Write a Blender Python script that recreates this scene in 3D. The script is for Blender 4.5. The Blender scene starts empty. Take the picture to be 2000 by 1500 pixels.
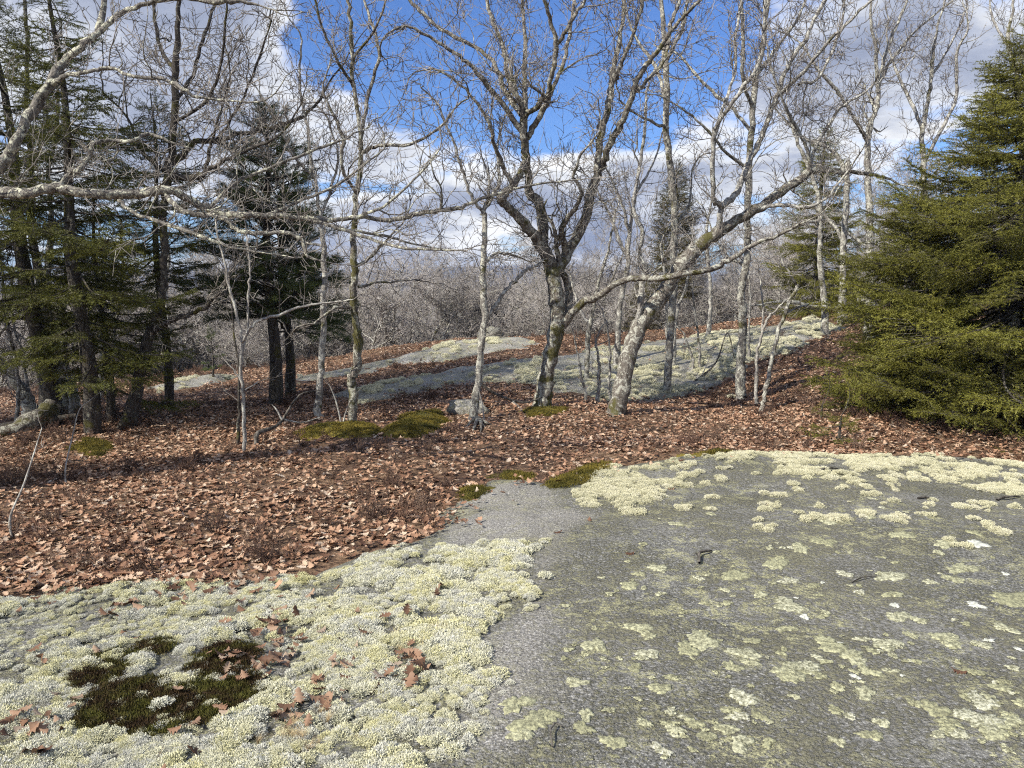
import bpy, math, random
import numpy as np
from math import radians as R, sin, cos, pi, sqrt, atan2

random.seed(11); RNG = np.random.default_rng(11)
SC = bpy.context.scene
COL = SC.collection

# ------------------------------------------------------------------ camera, sky, sun, exposure
F = 1503.0            # focal length in photograph pixels (2000 wide)
CAMZ = 1.6
PITCH = math.atan((750 - 548) / F)
cd = bpy.data.cameras.new('camera'); cam = bpy.data.objects.new('camera', cd); COL.objects.link(cam)
cd.sensor_width = 36.0; cd.lens = 36.0 * F / 2000.0
cd.clip_start = 0.05; cd.clip_end = 12000
cam.location = (0, 0, CAMZ); cam.rotation_euler = (pi / 2 - PITCH, 0, 0)
SC.camera = cam

SUN_TO = np.array([0.77, 0.56, -0.82]); SUN_TO = SUN_TO / np.linalg.norm(SUN_TO)   # direction the light travels
SUN_EL = math.asin(-SUN_TO[2]); SUN_AZ = atan2(-SUN_TO[0], -SUN_TO[1])             # compass angle of the sun from +Y
sd_ = bpy.data.lights.new('sun', 'SUN'); sd_.energy = 5.0; sd_.angle = R(0.5); sd_.color = (1.0, 0.93, 0.81)
sun = bpy.data.objects.new('sun', sd_); COL.objects.link(sun)
sun.rotation_euler = (pi / 2 - SUN_EL, 0, pi - SUN_AZ)

SC.view_settings.view_transform = 'Standard'; SC.view_settings.look = 'None'
SC.view_settings.exposure = 0.5; SC.view_settings.gamma = 1.0; SC.view_settings.use_curve_mapping = False
SC.cycles.max_bounces = 3; SC.cycles.diffuse_bounces = 2; SC.cycles.glossy_bounces = 1; SC.cycles.use_light_tree = False; SC.cycles.use_adaptive_sampling = True; SC.cycles.adaptive_threshold = 0.02; SC.cycles.caustics_reflective = False; SC.cycles.caustics_refractive = False
SC.cycles.transparent_max_bounces = 8; SC.cycles.use_denoising = False; SC.cycles.filter_width = 1.15; SC.cycles.debug_use_spatial_splits = True


class NT:
    """small node-tree helper"""
    def __init__(self, tree):
        self.t = tree; self.n = tree.nodes; self.l = tree.links
    def node(self, typ, **kw):
        n = self.n.new(typ)
        for k, v in kw.items():
            if k == 'ins':
                for a, b in v.items():
                    self.put(n, a, b)
            else:
                setattr(n, k, v)
        return n
    def put(self, n, key, val):
        s = n.inputs[key]
        if isinstance(val, bpy.types.NodeSocket):
            self.l.new(val, s)
        else:
            s.default_value = val
    def math(self, op, a, b=0.0, c=0.0, clamp=False):
        n = self.node('ShaderNodeMath', operation=op, use_clamp=clamp)
        self.put(n, 0, a); self.put(n, 1, b); self.put(n, 2, c)
        return n.outputs[0]
    def vmath(self, op, a, b=(0, 0, 0)):
        n = self.node('ShaderNodeVectorMath', operation=op)
        self.put(n, 0, a); self.put(n, 1, b)
        return n
    def mix(self, f, a, b):
        n = self.node('ShaderNodeMix', data_type='RGBA')
        self.put(n, 0, f); self.put(n, 6, a); self.put(n, 7, b)
        return n.outputs[2]
    def ramp(self, f, stops, interp='LINEAR'):
        n = self.node('ShaderNodeValToRGB'); cr = n.color_ramp; cr.interpolation = interp
        while len(cr.elements) < len(stops): cr.elements.new(0.5)
        for e, (p, c) in zip(cr.elements, stops):
            e.position = p; e.color = c if len(c) == 4 else (*c, 1)
        self.put(n, 0, f)
        return n.outputs[0]
    def rng(self, v, a, b, c=0.0, d=1.0, smooth=False):
        n = self.node('ShaderNodeMapRange', interpolation_type='SMOOTHSTEP' if smooth else 'LINEAR')
        self.put(n, 0, v); self.put(n, 1, a); self.put(n, 2, b); self.put(n, 3, c); self.put(n, 4, d)
        return n.outputs[0]
    def noise(self, vec, scale, detail=4, rough=0.55, dist=0.0, dim='3D'):
        n = self.node('ShaderNodeTexNoise', noise_dimensions=dim)
        if vec is not None: self.put(n, 'Vector', vec)
        self.put(n, 'Scale', scale); self.put(n, 'Detail', detail); self.put(n, 'Roughness', rough); self.put(n, 'Distortion', dist)
        return n.outputs[0]


def pix_dir(px, py):
    u = (px - 1000) / F; v = (750 - py) / F
    d = np.array([u, cos(PITCH) + v * sin(PITCH), -sin(PITCH) + v * cos(PITCH)])
    return d
def P(px, py, d):
    """the point of the place seen at photograph pixel px, py that lies d metres ahead of the camera"""
    v = pix_dir(px, py); return np.array([0, 0, CAMZ]) + v * (d / v[1])

# sky: Nishita with a broken deck of cumulus
W = bpy.data.worlds.new('World'); SC.world = W; W.use_nodes = True
w = NT(W.node_tree); w.n.clear()
sky = w.node('ShaderNodeTexSky', sky_type='NISHITA'); sky.sun_disc = False
sky.sun_elevation = SUN_EL; sky.sun_rotation = SUN_AZ; sky.air_density = 1.0; sky.dust_density = 0.3; sky.ozone_density = 1.0
tc = w.node('ShaderNodeTexCoord')
dirv = w.vmath('NORMALIZE', tc.outputs['Generated']).outputs[0]
sep = w.node('ShaderNodeSeparateXYZ'); w.put(sep, 0, dirv)
zc = w.math('MAXIMUM', sep.outputs[2], 0.0)
den = w.math('ADD', zc, 0.22)
comb = w.node('ShaderNodeCombineXYZ')
w.put(comb, 0, w.math('DIVIDE', sep.outputs[0], den)); w.put(comb, 1, w.math('DIVIDE', sep.outputs[1], den)); w.put(comb, 2, w.math('MULTIPLY', sep.outputs[2], 1.6))
cv = comb.outputs[0]
n1 = w.noise(cv, 1.55, 9, 0.60, 0.35)
n2 = w.noise(w.vmath('ADD', cv, (3.1, 1.7, 0.4)).outputs[0], 0.55, 3, 0.5)
cov = w.math('ADD', w.math('MULTIPLY', n1, 0.72), w.math('MULTIPLY', n2, 0.5))
def blob(px, py, rad, amt):
    d = pix_dir(px, py); d = d / np.linalg.norm(d)
    dist = w.vmath('DISTANCE', dirv, tuple(d)).outputs['Value']
    g = w.rng(dist, 0.0, rad, amt, 0.0, True)
    return g
for (px, py, rad, amt) in [(760, -80, .26, -.20), (1000, 40, .24, -.22), (1230, 110, .20, -.12), (860, 150, .12, -.13), (620, 20, .10, -.10), (1290, 210, .08, -.08),
                           (380, 320, .07, -.10), (1010, 505, .07, -.10), (430, 90, .30, .10), (1750, 100, .42, .05), (820, 320, .18, .08), (1120, 330, .24, .12)]:
    cov = w.math('ADD', cov, blob(px, py, rad, amt))
mask = w.rng(cov, 0.56, 0.66, 0, 1, True)
nsh = w.noise(w.vmath('ADD', cv, (0.10, 0.05, -0.16)).outputs[0], 1.5, 7, 0.6, 0.2)
nbig = w.noise(w.vmath('ADD', cv, (7.3, 2.2, 1.0)).outputs[0], 0.9, 2, 0.5)
thick = w.math('ADD', w.math('MULTIPLY', w.rng(cov, 0.58, 0.92), 0.55), w.math('ADD', w.math('MULTIPLY', nsh, 0.55), w.math('MULTIPLY', nbig, 0.30)))
ccol = w.ramp(thick, [(0.46, (1.4, 1.4, 1.4)), (0.55, (1.05, 1.08, 1.13)), (0.66, (0.60, 0.66, 0.82)), (0.84, (0.35, 0.41, 0.58))])
tint = w.node('ShaderNodeMix', data_type='RGBA', blend_type='MULTIPLY'); w.put(tint, 0, 1.0); w.put(tint, 6, sky.outputs[0]); w.put(tint, 7, (.62, .92, 1.5, 1))
bg1 = w.node('ShaderNodeBackground', ins={'Color': tint.outputs[2], 'Strength': 0.075})
bg2 = w.node('ShaderNodeBackground', ins={'Color': ccol, 'Strength': 0.60})
ms = w.node('ShaderNodeMixShader'); w.put(ms, 0, mask); w.l.new(bg1.outputs[0], ms.inputs[1]); w.l.new(bg2.outputs[0], ms.inputs[2])
W.cycles.sampling_method = 'MANUAL'; W.cycles.sample_map_resolution = 512
wo = w.node('ShaderNodeOutputWorld'); w.l.new(ms.outputs[0], wo.inputs[0])


# ------------------------------------------------------------------ numpy noise and terrain
def _hash(ix, iy, seed):
    h = (ix.astype(np.int64) * 374761393 + iy.astype(np.int64) * 668265263 + seed * 974634533) & 0xffffffff
    h = ((h ^ (h >> 13)) * 1274126177) & 0xffffffff
    return ((h ^ (h >> 16)) & 0xffff) / 65535.0
def vnoise(x, y, seed=0):
    ix = np.floor(x); iy = np.floor(y); fx = x - ix; fy = y - iy
    fx = fx * fx * (3 - 2 * fx); fy = fy * fy * (3 - 2 * fy)
    a = _hash(ix, iy, seed); b = _hash(ix + 1, iy, seed); c = _hash(ix, iy + 1, seed); d = _hash(ix + 1, iy + 1, seed)
    return (a + (b - a) * fx) * (1 - fy) + (c + (d - c) * fx) * fy - 0.5
def fbm(x, y, scale, octs=4, seed=0, gain=0.5):
    x = np.asarray(x, float) * scale; y = np.asarray(y, float) * scale
    s = 0; a = 1.0
    for o in range(octs):
        s = s + a * vnoise(x, y, seed + o * 17); x = x * 2.03 + 5.2; y = y * 2.03 + 1.3; a *= gain
    return s

ctrl = [(-3, 0, 0), (3, 0, 0), (0, 0, 0), (-3, 2.5, 0), (0, 2.5, 0), (3, 2.5, -.01), (7, 0, 0), (-7, 0, -.05), (-7, 3, -.1), (7, 3, -.03), (0, -4, 0), (-12, -4, -.3), (12, -4, -.3),
        (-13, 6, -.6), (13, 6, 0), (13, 12, .5), (-13, 11, -.9), (-13, 18, -1.2), (13, 18, .9)]
for px, py, d in [(1400, 890, 7.0), (2000, 905, 7.0), (1100, 935, 6.3), (0, 1140, 4.15), (600, 1130, 4.2), (0, 930, 6.9), (400, 950, 6.4), (180, 848, 9.0), (475, 880, 8.1),
                  (688, 820, 9.7), (930, 813, 9.9), (1060, 792, 10.4), (1205, 810, 9.8), (1303, 768, 12.0), (1447, 776, 11.4), (1490, 803, 10.2), (1925, 838, 8.8), (1640, 760, 11.0),
                  (720, 762, 13), (1000, 728, 13.6), (1200, 706, 14), (1500, 690, 14), (1750, 690, 13), (2000, 700, 13),
                  (300, 747, 16), (540, 731, 16.5), (720, 702, 17), (900, 664, 18), (1050, 657, 18.4), (1200, 655, 18.4), (1400, 637, 18), (1600, 620, 17.5), (1850, 600, 17.5), (0, 772, 15),
                  (300, 792, 11.5), (540, 785, 12), (100, 822, 10.2), (60, 800, 11.5)]:
    ctrl.append(tuple(P(px, py, d)))
CT = np.array(ctrl)
def _U(r2): return 0.5 * r2 * np.log(np.maximum(r2, 1e-9))
def _tps():
    n = len(CT); X = CT[:, :2]
    K = _U(((X[:, None] - X[None]) ** 2).sum(-1)) + np.eye(n) * 0.15
    A = np.zeros((n + 3, n + 3)); A[:n, :n] = K; A[:n, n] = 1; A[:n, n + 1:] = X; A[n, :n] = 1; A[n + 1:, :n] = X.T
    b = np.zeros(n + 3); b[:n] = CT[:, 2]
    return np.linalg.solve(A, b)
TW = _tps()
def ground(x, y, rough=True):
    x = np.asarray(x, float); y = np.asarray(y, float); sh = np.broadcast(x, y).shape
    x = np.broadcast_to(x, sh).ravel(); y = np.broadcast_to(y, sh).ravel()
    xc = np.clip(x, -13, 13); yc = np.clip(y, -4, 18.4); n = len(CT)
    z = TW[n] + TW[n + 1] * xc + TW[n + 2] * yc
    for i in range(n):
        z = z + TW[i] * _U((xc - CT[i, 0]) ** 2 + (yc - CT[i, 1]) ** 2)
    if rough:
        z = z + fbm(x, y, 0.7, 4, 3) * 0.09 * np.clip((y - 3) / 4, 0.25, 1)
    dy = np.maximum(y - 18.4, 0); z = z - 15 * (1 - np.exp(-(dy / 45) ** 1.25)) - 0.05 * np.minimum(dy, 6)
    dx = np.maximum(np.abs(x) - 13, 0); z = z - np.where(x < 0, 9, 4) * (1 - np.exp(-(dx / 28) ** 1.3))
    dyb = np.maximum(-4 - y, 0); z = z - 6 * (1 - np.exp(-(dyb / 25) ** 1.3))
    return z.reshape(sh)
def gz(x, y): return float(ground(np.array([x]), np.array([y]))[0])
_DS = np.concatenate([np.arange(1.5, 8, .04), np.arange(8, 32, .08)])
def hit(px, py):
    """where the view through that pixel meets the ground"""
    v = pix_dir(px, py); t = _DS / v[1]
    x = v[0] * t; y = v[1] * t; z = CAMZ + v[2] * t; g = ground(x, y)
    c = z - g; k = np.argmax(c < 0)
    if c[k] >= 0: k = int(np.argmin(np.where(_DS > 10, c, 9)))
    return np.array([x[k], y[k], g[k]])
def poly(pts): return np.array([hit(a, b)[:2] for a, b in pts])
def sdist(x, y, pg):
    """signed distance to a polygon, positive inside"""
    x = np.asarray(x, float); y = np.asarray(y, float); best = np.full(x.shape, 1e9); ins = np.zeros(x.shape, bool); n = len(pg)
    for i in range(n):
        ax, ay = pg[i]; bx, by = pg[(i + 1) % n]; ex, ey = bx - ax, by - ay
        t = np.clip(((x - ax) * ex + (y - ay) * ey) / (ex * ex + ey * ey + 1e-12), 0, 1)
        best = np.minimum(best, (x - ax - t * ex) ** 2 + (y - ay - t * ey) ** 2)
        c = ((ay > y) != (by > y)) & (x < (bx - ax) * (y - ay) / ((by - ay) if by != ay else 1e-9) + ax); ins ^= c
    d = np.sqrt(best); return np.where(ins, d, -d)


# ------------------------------------------------------------------ mesh helpers
def mesh_np(name, V, quads=None, tris=None, smooth=True):
    me = bpy.data.meshes.new(name)
    V = np.asarray(V, np.float32).reshape(-1, 3)
    q = np.zeros((0, 4), np.int32) if quads is None else np.asarray(quads, np.int32).reshape(-1, 4)
    t = np.zeros((0, 3), np.int32) if tris is None else np.asarray(tris, np.int32).reshape(-1, 3)
    me.vertices.add(len(V)); me.vertices.foreach_set('co', V.ravel())
    nl = q.size + t.size; me.loops.add(nl)
    me.loops.foreach_set('vertex_index', np.concatenate([q.ravel(), t.ravel()]))
    me.polygons.add(len(q) + len(t))
    st = np.concatenate([np.arange(len(q)) * 4, q.size + np.arange(len(t)) * 3]).astype(np.int32)
    me.polygons.foreach_set('loop_start', st)
    me.polygons.foreach_set('loop_total', np.concatenate([np.full(len(q), 4), np.full(len(t), 3)]).astype(np.int32))
    me.polygons.foreach_set('use_smooth', np.full(len(q) + len(t), smooth))
    me.update(calc_edges=True)
    return me
def obj(name, me, mat=None, parent=None, loc=None):
    o = bpy.data.objects.new(name, me); COL.objects.link(o)
    if mat is not None and me is not None and not me.materials: me.materials.append(mat)
    if parent is not None: o.parent = parent
    if loc is not None: o.location = loc
    return o
def tag(o, label=None, cat=None, group=None, kind=None):
    if label: o['label'] = label
    if cat: o['category'] = cat
    if group: o['group'] = group
    if kind: o['kind'] = kind
    return o
def thing(name, label, cat, loc, group=None):
    o = bpy.data.objects.new(name, None); COL.objects.link(o); o.location = loc; o.empty_display_size = 0.1
    return tag(o, label, cat, group)

def tubes(name, polys, sides, mat, parent=None, offset=(0, 0, 0), rough=0.0, name_mesh=None):
    """every polyline (points, radii) becomes a tube; one mesh"""
    if not polys: return None
    cnt = np.array([len(p[0]) for p in polys]); tot = int(cnt.sum())
    X = np.concatenate([np.asarray(p[0], float) for p in polys]) - np.asarray(offset); r = np.concatenate([np.asarray(p[1], float) for p in polys])
    start = np.concatenate([[0], np.cumsum(cnt)[:-1]]); end = start + cnt - 1
    idx = np.arange(tot); pid = np.repeat(np.arange(len(polys)), cnt)
    nx = np.minimum(idx + 1, end[pid]); pv = np.maximum(idx - 1, start[pid])
    T = X[nx] - X[pv]; T /= np.maximum(np.linalg.norm(T, axis=1), 1e-9)[:, None]
    main = X[end] - X[start]; ax = np.argmin(np.abs(main), axis=1); ref = np.eye(3)[ax][pid]
    N = np.cross(T, ref); N /= np.maximum(np.linalg.norm(N, axis=1), 1e-9)[:, None]; B = np.cross(T, N)
    a = np.arange(sides) * 2 * pi / sides
    rr = np.repeat(r[:, None], sides, 1)
    if rough > 0:
        rr = rr * (1 + rough * (vnoise(X[:, 2:3] * 9 + X[:, 0:1] * 3, np.cos(a)[None] * 1.6 + 7, 5) + vnoise(X[:, 2:3] * 9 + X[:, 1:2] * 3, np.sin(a)[None] * 1.6 + 3, 6) * 1.0
                             + 0.8 * vnoise(X[:, 2:3] * 25 + X[:, 0:1] * 9, a[None] * 1.3, 8)))
    V = X[:, None, :] + rr[..., None] * (np.cos(a)[None, :, None] * N[:, None, :] + np.sin(a)[None, :, None] * B[:, None, :])
    seg = idx[idx != end[pid]]; j = np.arange(sides); j2 = (j + 1) % sides
    Q = np.stack([seg[:, None] * sides + j, seg[:, None] * sides + j2, (seg[:, None] + 1) * sides + j2, (seg[:, None] + 1) * sides + j], -1)
    return obj(name, mesh_np(name_mesh or name, V, Q), mat, parent)

def catmull(pts, n_per):
    p = np.asarray(pts, float); p = np.vstack([2 * p[0] - p[1], p, 2 * p[-1] - p[-2]]); out = []
    for i in range(1, len(p) - 2):
        t = np.linspace(0, 1, n_per, endpoint=False)[:, None]
        a, b, c, d = p[i - 1], p[i], p[i + 1], p[i + 2]
        out.append(0.5 * ((2 * b) + (c - a) * t + (2 * a - 5 * b + 4 * c - d) * t ** 2 + (3 * b - a - 3 * c + d) * t ** 3))
    out.append(p[-2:-1]); return np.vstack(out)
def px_limb(spec, d0, jit=0.008, n_per=5):
    """spec: [(px, py, width in px, depth offset)] -> polyline in the place"""
    A = []; last = 0.0
    for s in spec:
        dd = s[3] if len(s) > 3 else last
        last = dd; q = P(s[0], s[1], d0 + dd); A.append([*q, max(s[2], 1.2) * (0.44 if s[2] < 9 else .37 if s[2] < 20 else .345) / F * (d0 + dd)])
    A = catmull(A, n_per); k = len(A)
    A[1:-1, :3] += RNG.normal(0, jit, (k - 2, 3)) * np.minimum(1, A[1:-1, 3:4] / 0.02)
    A[:, 3] = np.maximum(A[:, 3], 0.0022)
    return A[:, :3], A[:, 3]

def _norm(a):
    l = sqrt(a[0] * a[0] + a[1] * a[1] + a[2] * a[2]) or 1.0
    return (a[0] / l, a[1] / l, a[2] / l)
def grow(out, p, d, L, r, lev, kink=0.30, up=0.06, dens=1.0, rmin=0.0028):
    """crooked twig with side twigs; appends (points, radii) to out"""
    n = max(3, min(9, int(L / (0.09 if lev < 2 else 0.06)))); st = L / n
    pts = [p]; rad = [r]; dirs = []
    rd = random.gauss
    for i in range(n):
        d = _norm((d[0] + rd(0, kink), d[1] + rd(0, kink), d[2] + rd(0, kink) + up))
        dirs.append(d); p = (p[0] + d[0] * st, p[1] + d[1] * st, p[2] + d[2] * st); pts.append(p)
        rad.append(max(rmin * 0.75, r * (1 - 0.8 * (i + 1) / n)))
    out.append((pts, rad))
    if lev <= 0: return
    nc = max(1, int(dens * (L * 7.5 if lev >= 2 else L * 9) + random.random()))
    nc = min(nc, 9)
    for c in range(nc):
        i = random.randint(1, n - 1) if n > 2 else 1
        b = dirs[i]; q = pts[i]
        s = _norm((rd(0, 1), rd(0, 1), rd(0.12, 1))); dot = s[0] * b[0] + s[1] * b[1] + s[2] * b[2]
        s = _norm((s[0] - dot * b[0], s[1] - dot * b[1], s[2] - dot * b[2])); an = random.uniform(0.6, 1.1)
        cdv = (b[0] * cos(an) + s[0] * sin(an), b[1] * cos(an) + s[1] * sin(an), b[2] * cos(an) + s[2] * sin(an))
        grow(out, q, cdv, L * random.uniform(0.3, 0.62) * (1 - 0.35 * i / n), max(rmin, rad[i] * 0.62), lev - 1, kink, up, dens, rmin)
def limb_twigs(out, pts, rad, every, Lr, lev, t0=0.15, dens=1.0, up=0.08, rmin=0.0028):
    """side branches along a limb and a spray at its end"""
    seg = np.linalg.norm(np.diff(pts, axis=0), axis=1); s = np.concatenate([[0], np.cumsum(seg)]); tot = s[-1]
    n = int(tot * (1 - t0) / every)
    for k in range(n):
        q = tot * (t0 + (1 - t0) * (k + random.random()) / max(n, 1)); i = min(len(pts) - 2, int(np.searchsorted(s, q)) - 1); i = max(i, 0)
        b = pts[i + 1] - pts[i]; b = b / (np.linalg.norm(b) + 1e-9)
        v = RNG.normal(0, 1, 3) + np.array([0, 0, .25]); v -= v.dot(b) * b; v /= np.linalg.norm(v); an = random.uniform(.55, 1.05)
        dv = b * cos(an) + v * sin(an); L = random.uniform(*Lr) * (1 - .35 * q / tot)
        grow(out, tuple(pts[i]), tuple(dv), L, min(rad[i] * .7, max(rmin, L * .0085)), lev, dens=dens, up=up, rmin=rmin)
    b = pts[-1] - pts[-3]; b = b / (np.linalg.norm(b) + 1e-9)
    grow(out, tuple(pts[-1]), tuple(b), Lr[1] * .7, rad[-1], lev, dens=dens, up=up, rmin=rmin)


# ------------------------------------------------------------------ materials
def mat(name):
    m = bpy.data.materials.new(name); m.use_nodes = True; t = NT(m.node_tree); b = t.n['Principled BSDF']
    b.inputs['Specular IOR Level'].default_value = 0.25
    return m, t, b
def bump(t, b, h, strength, dist):
    n = t.node('ShaderNodeBump', ins={'Height': h, 'Strength': strength, 'Distance': dist}); t.l.new(n.outputs[0], b.inputs['Normal'])
def wpos(t): return t.node('ShaderNodeNewGeometry').outputs['Position']

def bark(name, dark, pale, lich, amount, moss=0.0, zs=0.35):
    m, t, b = mat(name); p = wpos(t)
    mp = t.node('ShaderNodeMapping', ins={'Vector': p, 'Scale': (1, 1, zs * .5)}).outputs[0]
    a = t.noise(mp, 34, 5, .65); c = t.noise(p, 13, 5, .68, .8); e = t.noise(p, 70, 3, .6)
    col = t.mix(t.rng(a, .36, .62), (*dark, 1), (*pale, 1))
    lm = t.rng(t.math('ADD', t.math('MULTIPLY', c, .7), t.math('MULTIPLY', e, .3)), .60 - amount * .22, .66 - amount * .22)
    col = t.mix(lm, col, (*lich, 1))
    if moss > 0:
        g = t.noise(t.vmath('ADD', p, (5, 3, 1)).outputs[0], 4.5, 5, .65)
        col = t.mix(t.math('MULTIPLY', t.rng(g, .60 - moss * .2, .68 - moss * .2), .9), col, (.075, .07, .018, 1))
    t.put(b, 'Base Color', col); t.put(b, 'Roughness', .9)
    bump(t, b, t.math('ADD', a, t.math('MULTIPLY', e, .4)), .9, .02)
    return m
M = {}
M['oak'] = bark('oak_bark', (.055, .046, .038), (.20, .18, .155), (.42, .42, .36), .42, .25)
M['oakmoss'] = bark('oak_bark_mossy', (.05, .043, .035), (.19, .17, .145), (.43, .43, .36), .50, .55)
M['pale'] = bark('pale_bark', (.085, .078, .068), (.27, .255, .23), (.50, .50, .43), .52, .1)
M['dark'] = bark('dark_bark', (.028, .024, .02), (.085, .075, .065), (.25, .25, .2), .18, .25)
M['grey'] = bark('grey_bark', (.11, .10, .09), (.32, .305, .28), (.50, .50, .45), .5, .05)
M['limb'] = bark('lichened_limb', (.06, .053, .046), (.24, .225, .20), (.56, .56, .44), .40, .0)
M['sapling'] = bark('sapling_bark', (.19, .175, .155), (.38, .36, .33), (.52, .52, .46), .4, 0)
m, t, b = mat('twig_bark'); p = wpos(t)
t.put(b, 'Base Color', t.mix(t.rng(t.noise(p, 6, 4, .6), .38, .62), (.075, .065, .056, 1), (.34, .315, .285, 1))); t.put(b, 'Roughness', .85); M['twig'] = m
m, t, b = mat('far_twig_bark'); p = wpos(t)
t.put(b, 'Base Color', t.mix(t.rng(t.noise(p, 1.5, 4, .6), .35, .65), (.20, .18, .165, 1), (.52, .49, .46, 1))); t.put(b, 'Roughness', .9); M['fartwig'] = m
m, t, b = mat('shrub_stem'); oi = t.node('ShaderNodeObjectInfo')
t.put(b, 'Base Color', t.ramp(oi.outputs['Random'], [(0, (.07, .045, .035)), (.5, (.12, .07, .05)), (1, (.19, .13, .095))])); t.put(b, 'Roughness', .8); M['shrub'] = m
m, t, b = mat('dead_wood'); p = wpos(t)
t.put(b, 'Base Color', t.mix(t.rng(t.noise(p, 20, 4, .6), .4, .6), (.03, .026, .022, 1), (.16, .145, .125, 1))); t.put(b, 'Roughness', .9); M['dead'] = m

def needles(name, c1, c2, c3):
    m, t, b = mat(name); p = wpos(t)
    f = t.noise(p, 3.2, 3, .6); g = t.noise(p, 60, 1, .5)
    col = t.mix(t.rng(f, .35, .65), (*c1, 1), (*c2, 1)); col = t.mix(t.rng(g, .55, .8), col, (*c3, 1)); oi = t.node('ShaderNodeObjectInfo')
    col = t.mix(t.rng(oi.outputs['Random'], .2, 1, 0, .5), col, tuple(x * .45 for x in c1) + (1,))
    t.put(b, 'Base Color', col); t.put(b, 'Roughness', .55)
    tr = t.node('ShaderNodeBsdfTranslucent', ins={'Color': col}); mx = t.node('ShaderNodeMixShader', ins={0: .22})
    t.l.new(b.outputs[0], mx.inputs[1]); t.l.new(tr.outputs[0], mx.inputs[2]); t.l.new(mx.outputs[0], t.n['Material Output'].inputs[0])
    return m
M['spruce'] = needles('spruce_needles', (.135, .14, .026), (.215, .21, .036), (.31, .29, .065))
M['spruce_shaded'] = needles('dark_spruce_needles', (.085, .10, .022), (.165, .17, .034), (.24, .235, .055))  # copy of the lit needles, shade of the left spruces put into the colour
M['pine'] = needles('pine_needles', (.065, .095, .03), (.12, .155, .045), (.18, .205, .075))
M['cedar'] = needles('cedar_needles', (.085, .075, .022), (.12, .105, .03), (.16, .13, .04))

def leafmat(nm='dry_oak_leaf', k=1.0):
    m, t, b = mat(nm); oi = t.node('ShaderNodeObjectInfo'); tcn = t.node('ShaderNodeTexCoord')
    col = t.ramp(oi.outputs['Random'], [(p_, tuple(x * k for x in c_)) for p_, c_ in [(0, (.09, .048, .03)), (.22, (.20, .108, .066)), (.45, (.34, .195, .12)), (.68, (.45, .285, .185)), (.88, (.53, .385, .27)), (1, (.56, .47, .37))]])
    v = t.noise(tcn.outputs['Object'], 55, 3, .6); col = t.mix(t.rng(v, .4, .75, 0, .4), col, (.16, .085, .05, 1))
    t.put(b, 'Base Color', col); t.put(b, 'Roughness', .6)
    return m
M['leaf'] = leafmat()
M['leaf_dark'] = leafmat('dark_oak_leaf', .62)  # same leaf colours in a darker brown, for the single leaves
m, t, b = mat('leaf_mould'); p = wpos(t)
a = t.noise(p, 16, 5, .65, .8); c = t.noise(p, 1.1, 4, .6); e = t.noise(p, 70, 3, .6)
col = t.ramp(a, [(.3, (.03, .02, .013)), (.45, (.10, .06, .037)), (.56, (.22, .14, .085)), (.70, (.38, .26, .165))])
col = t.mix(t.rng(c, .5, .65, 0, .55), col, (.055, .03, .024, 1)); t.put(b, 'Base Color', col); t.put(b, 'Roughness', .9)
bump(t, b, t.math('ADD', a, t.math('MULTIPLY', e, .4)), 1.0, .04); M['mould'] = m

def granite(name, base, crust=1.0):
    m, t, b = mat(name); p = wpos(t)
    big = t.noise(p, .9, 5, .6); s1 = t.noise(p, 95, 2, .7); s2 = t.noise(p, 42, 4, .7); s3 = t.noise(p, 9, 6, .7, .5)
    col = t.ramp(s1, [(.30, tuple(x * .30 for x in base)), (.45, tuple(x * .8 for x in base)), (.58, tuple(x * 1.25 for x in base)), (.70, (.50, .50, .48))])
    col = t.mix(t.rng(big, .42, .62, 0, .45), col, (.27, .265, .245, 1))
    at = t.node('ShaderNodeAttribute', attribute_name='bare'); bare = at.outputs['Fac']
    pinkish = t.ramp(s1, [(.28, (.07, .065, .058)), (.42, (.21, .20, .185)), (.56, (.33, .32, .295)), (.68, (.60, .585, .55))])
    col = t.mix(t.math('MULTIPLY', bare, .75), col, pinkish); dry = t.math('SUBTRACT', 1.0, t.math('MULTIPLY', bare, .7))
    moss = t.rng(t.math('ADD', t.math('MULTIPLY', s2, .6), t.math('MULTIPLY', t.noise(p, 1.7, 4, .6), .4)), .46, .56)
    moss = t.math('MULTIPLY', moss, dry)
    col = t.mix(t.math('MULTIPLY', moss, .62), col, (.15, .142, .07, 1))
    cr = t.rng(t.math('ADD', t.math('MULTIPLY', s3, .75), t.math('MULTIPLY', s2, .25)), .505, .56, 0, crust)
    cr = t.math('MULTIPLY', cr, dry)
    cr = t.math('MULTIPLY', cr, t.rng(t.noise(t.vmath('ADD', p, (9, 4, 2)).outputs[0], 1.3, 3, .6), .34, .56))
    col = t.mix(t.math('MULTIPLY', cr, t.rng(t.noise(p, 120, 2, .6), .38, .56)), col, (.44, .43, .25, 1))
    wh = t.rng(t.noise(t.vmath('ADD', p, (2, 7, 5)).outputs[0], 13, 5, .7), .69, .715, 0, .8); col = t.mix(wh, col, (.52, .54, .50, 1))
    t.put(b, 'Base Color', col); t.put(b, 'Roughness', .85)
    bump(t, b, t.math('ADD', t.math('MULTIPLY', s1, .4), t.math('ADD', t.math('ADD', s2, t.math('MULTIPLY', s3, .5)), t.math('MULTIPLY', moss, .5))), .9, .014)
    return m
M['granite'] = granite('lichened_granite', (.165, .165, .15))
M['ledge'] = granite('ledge_granite', (.40, .39, .355), 1.0)

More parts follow.
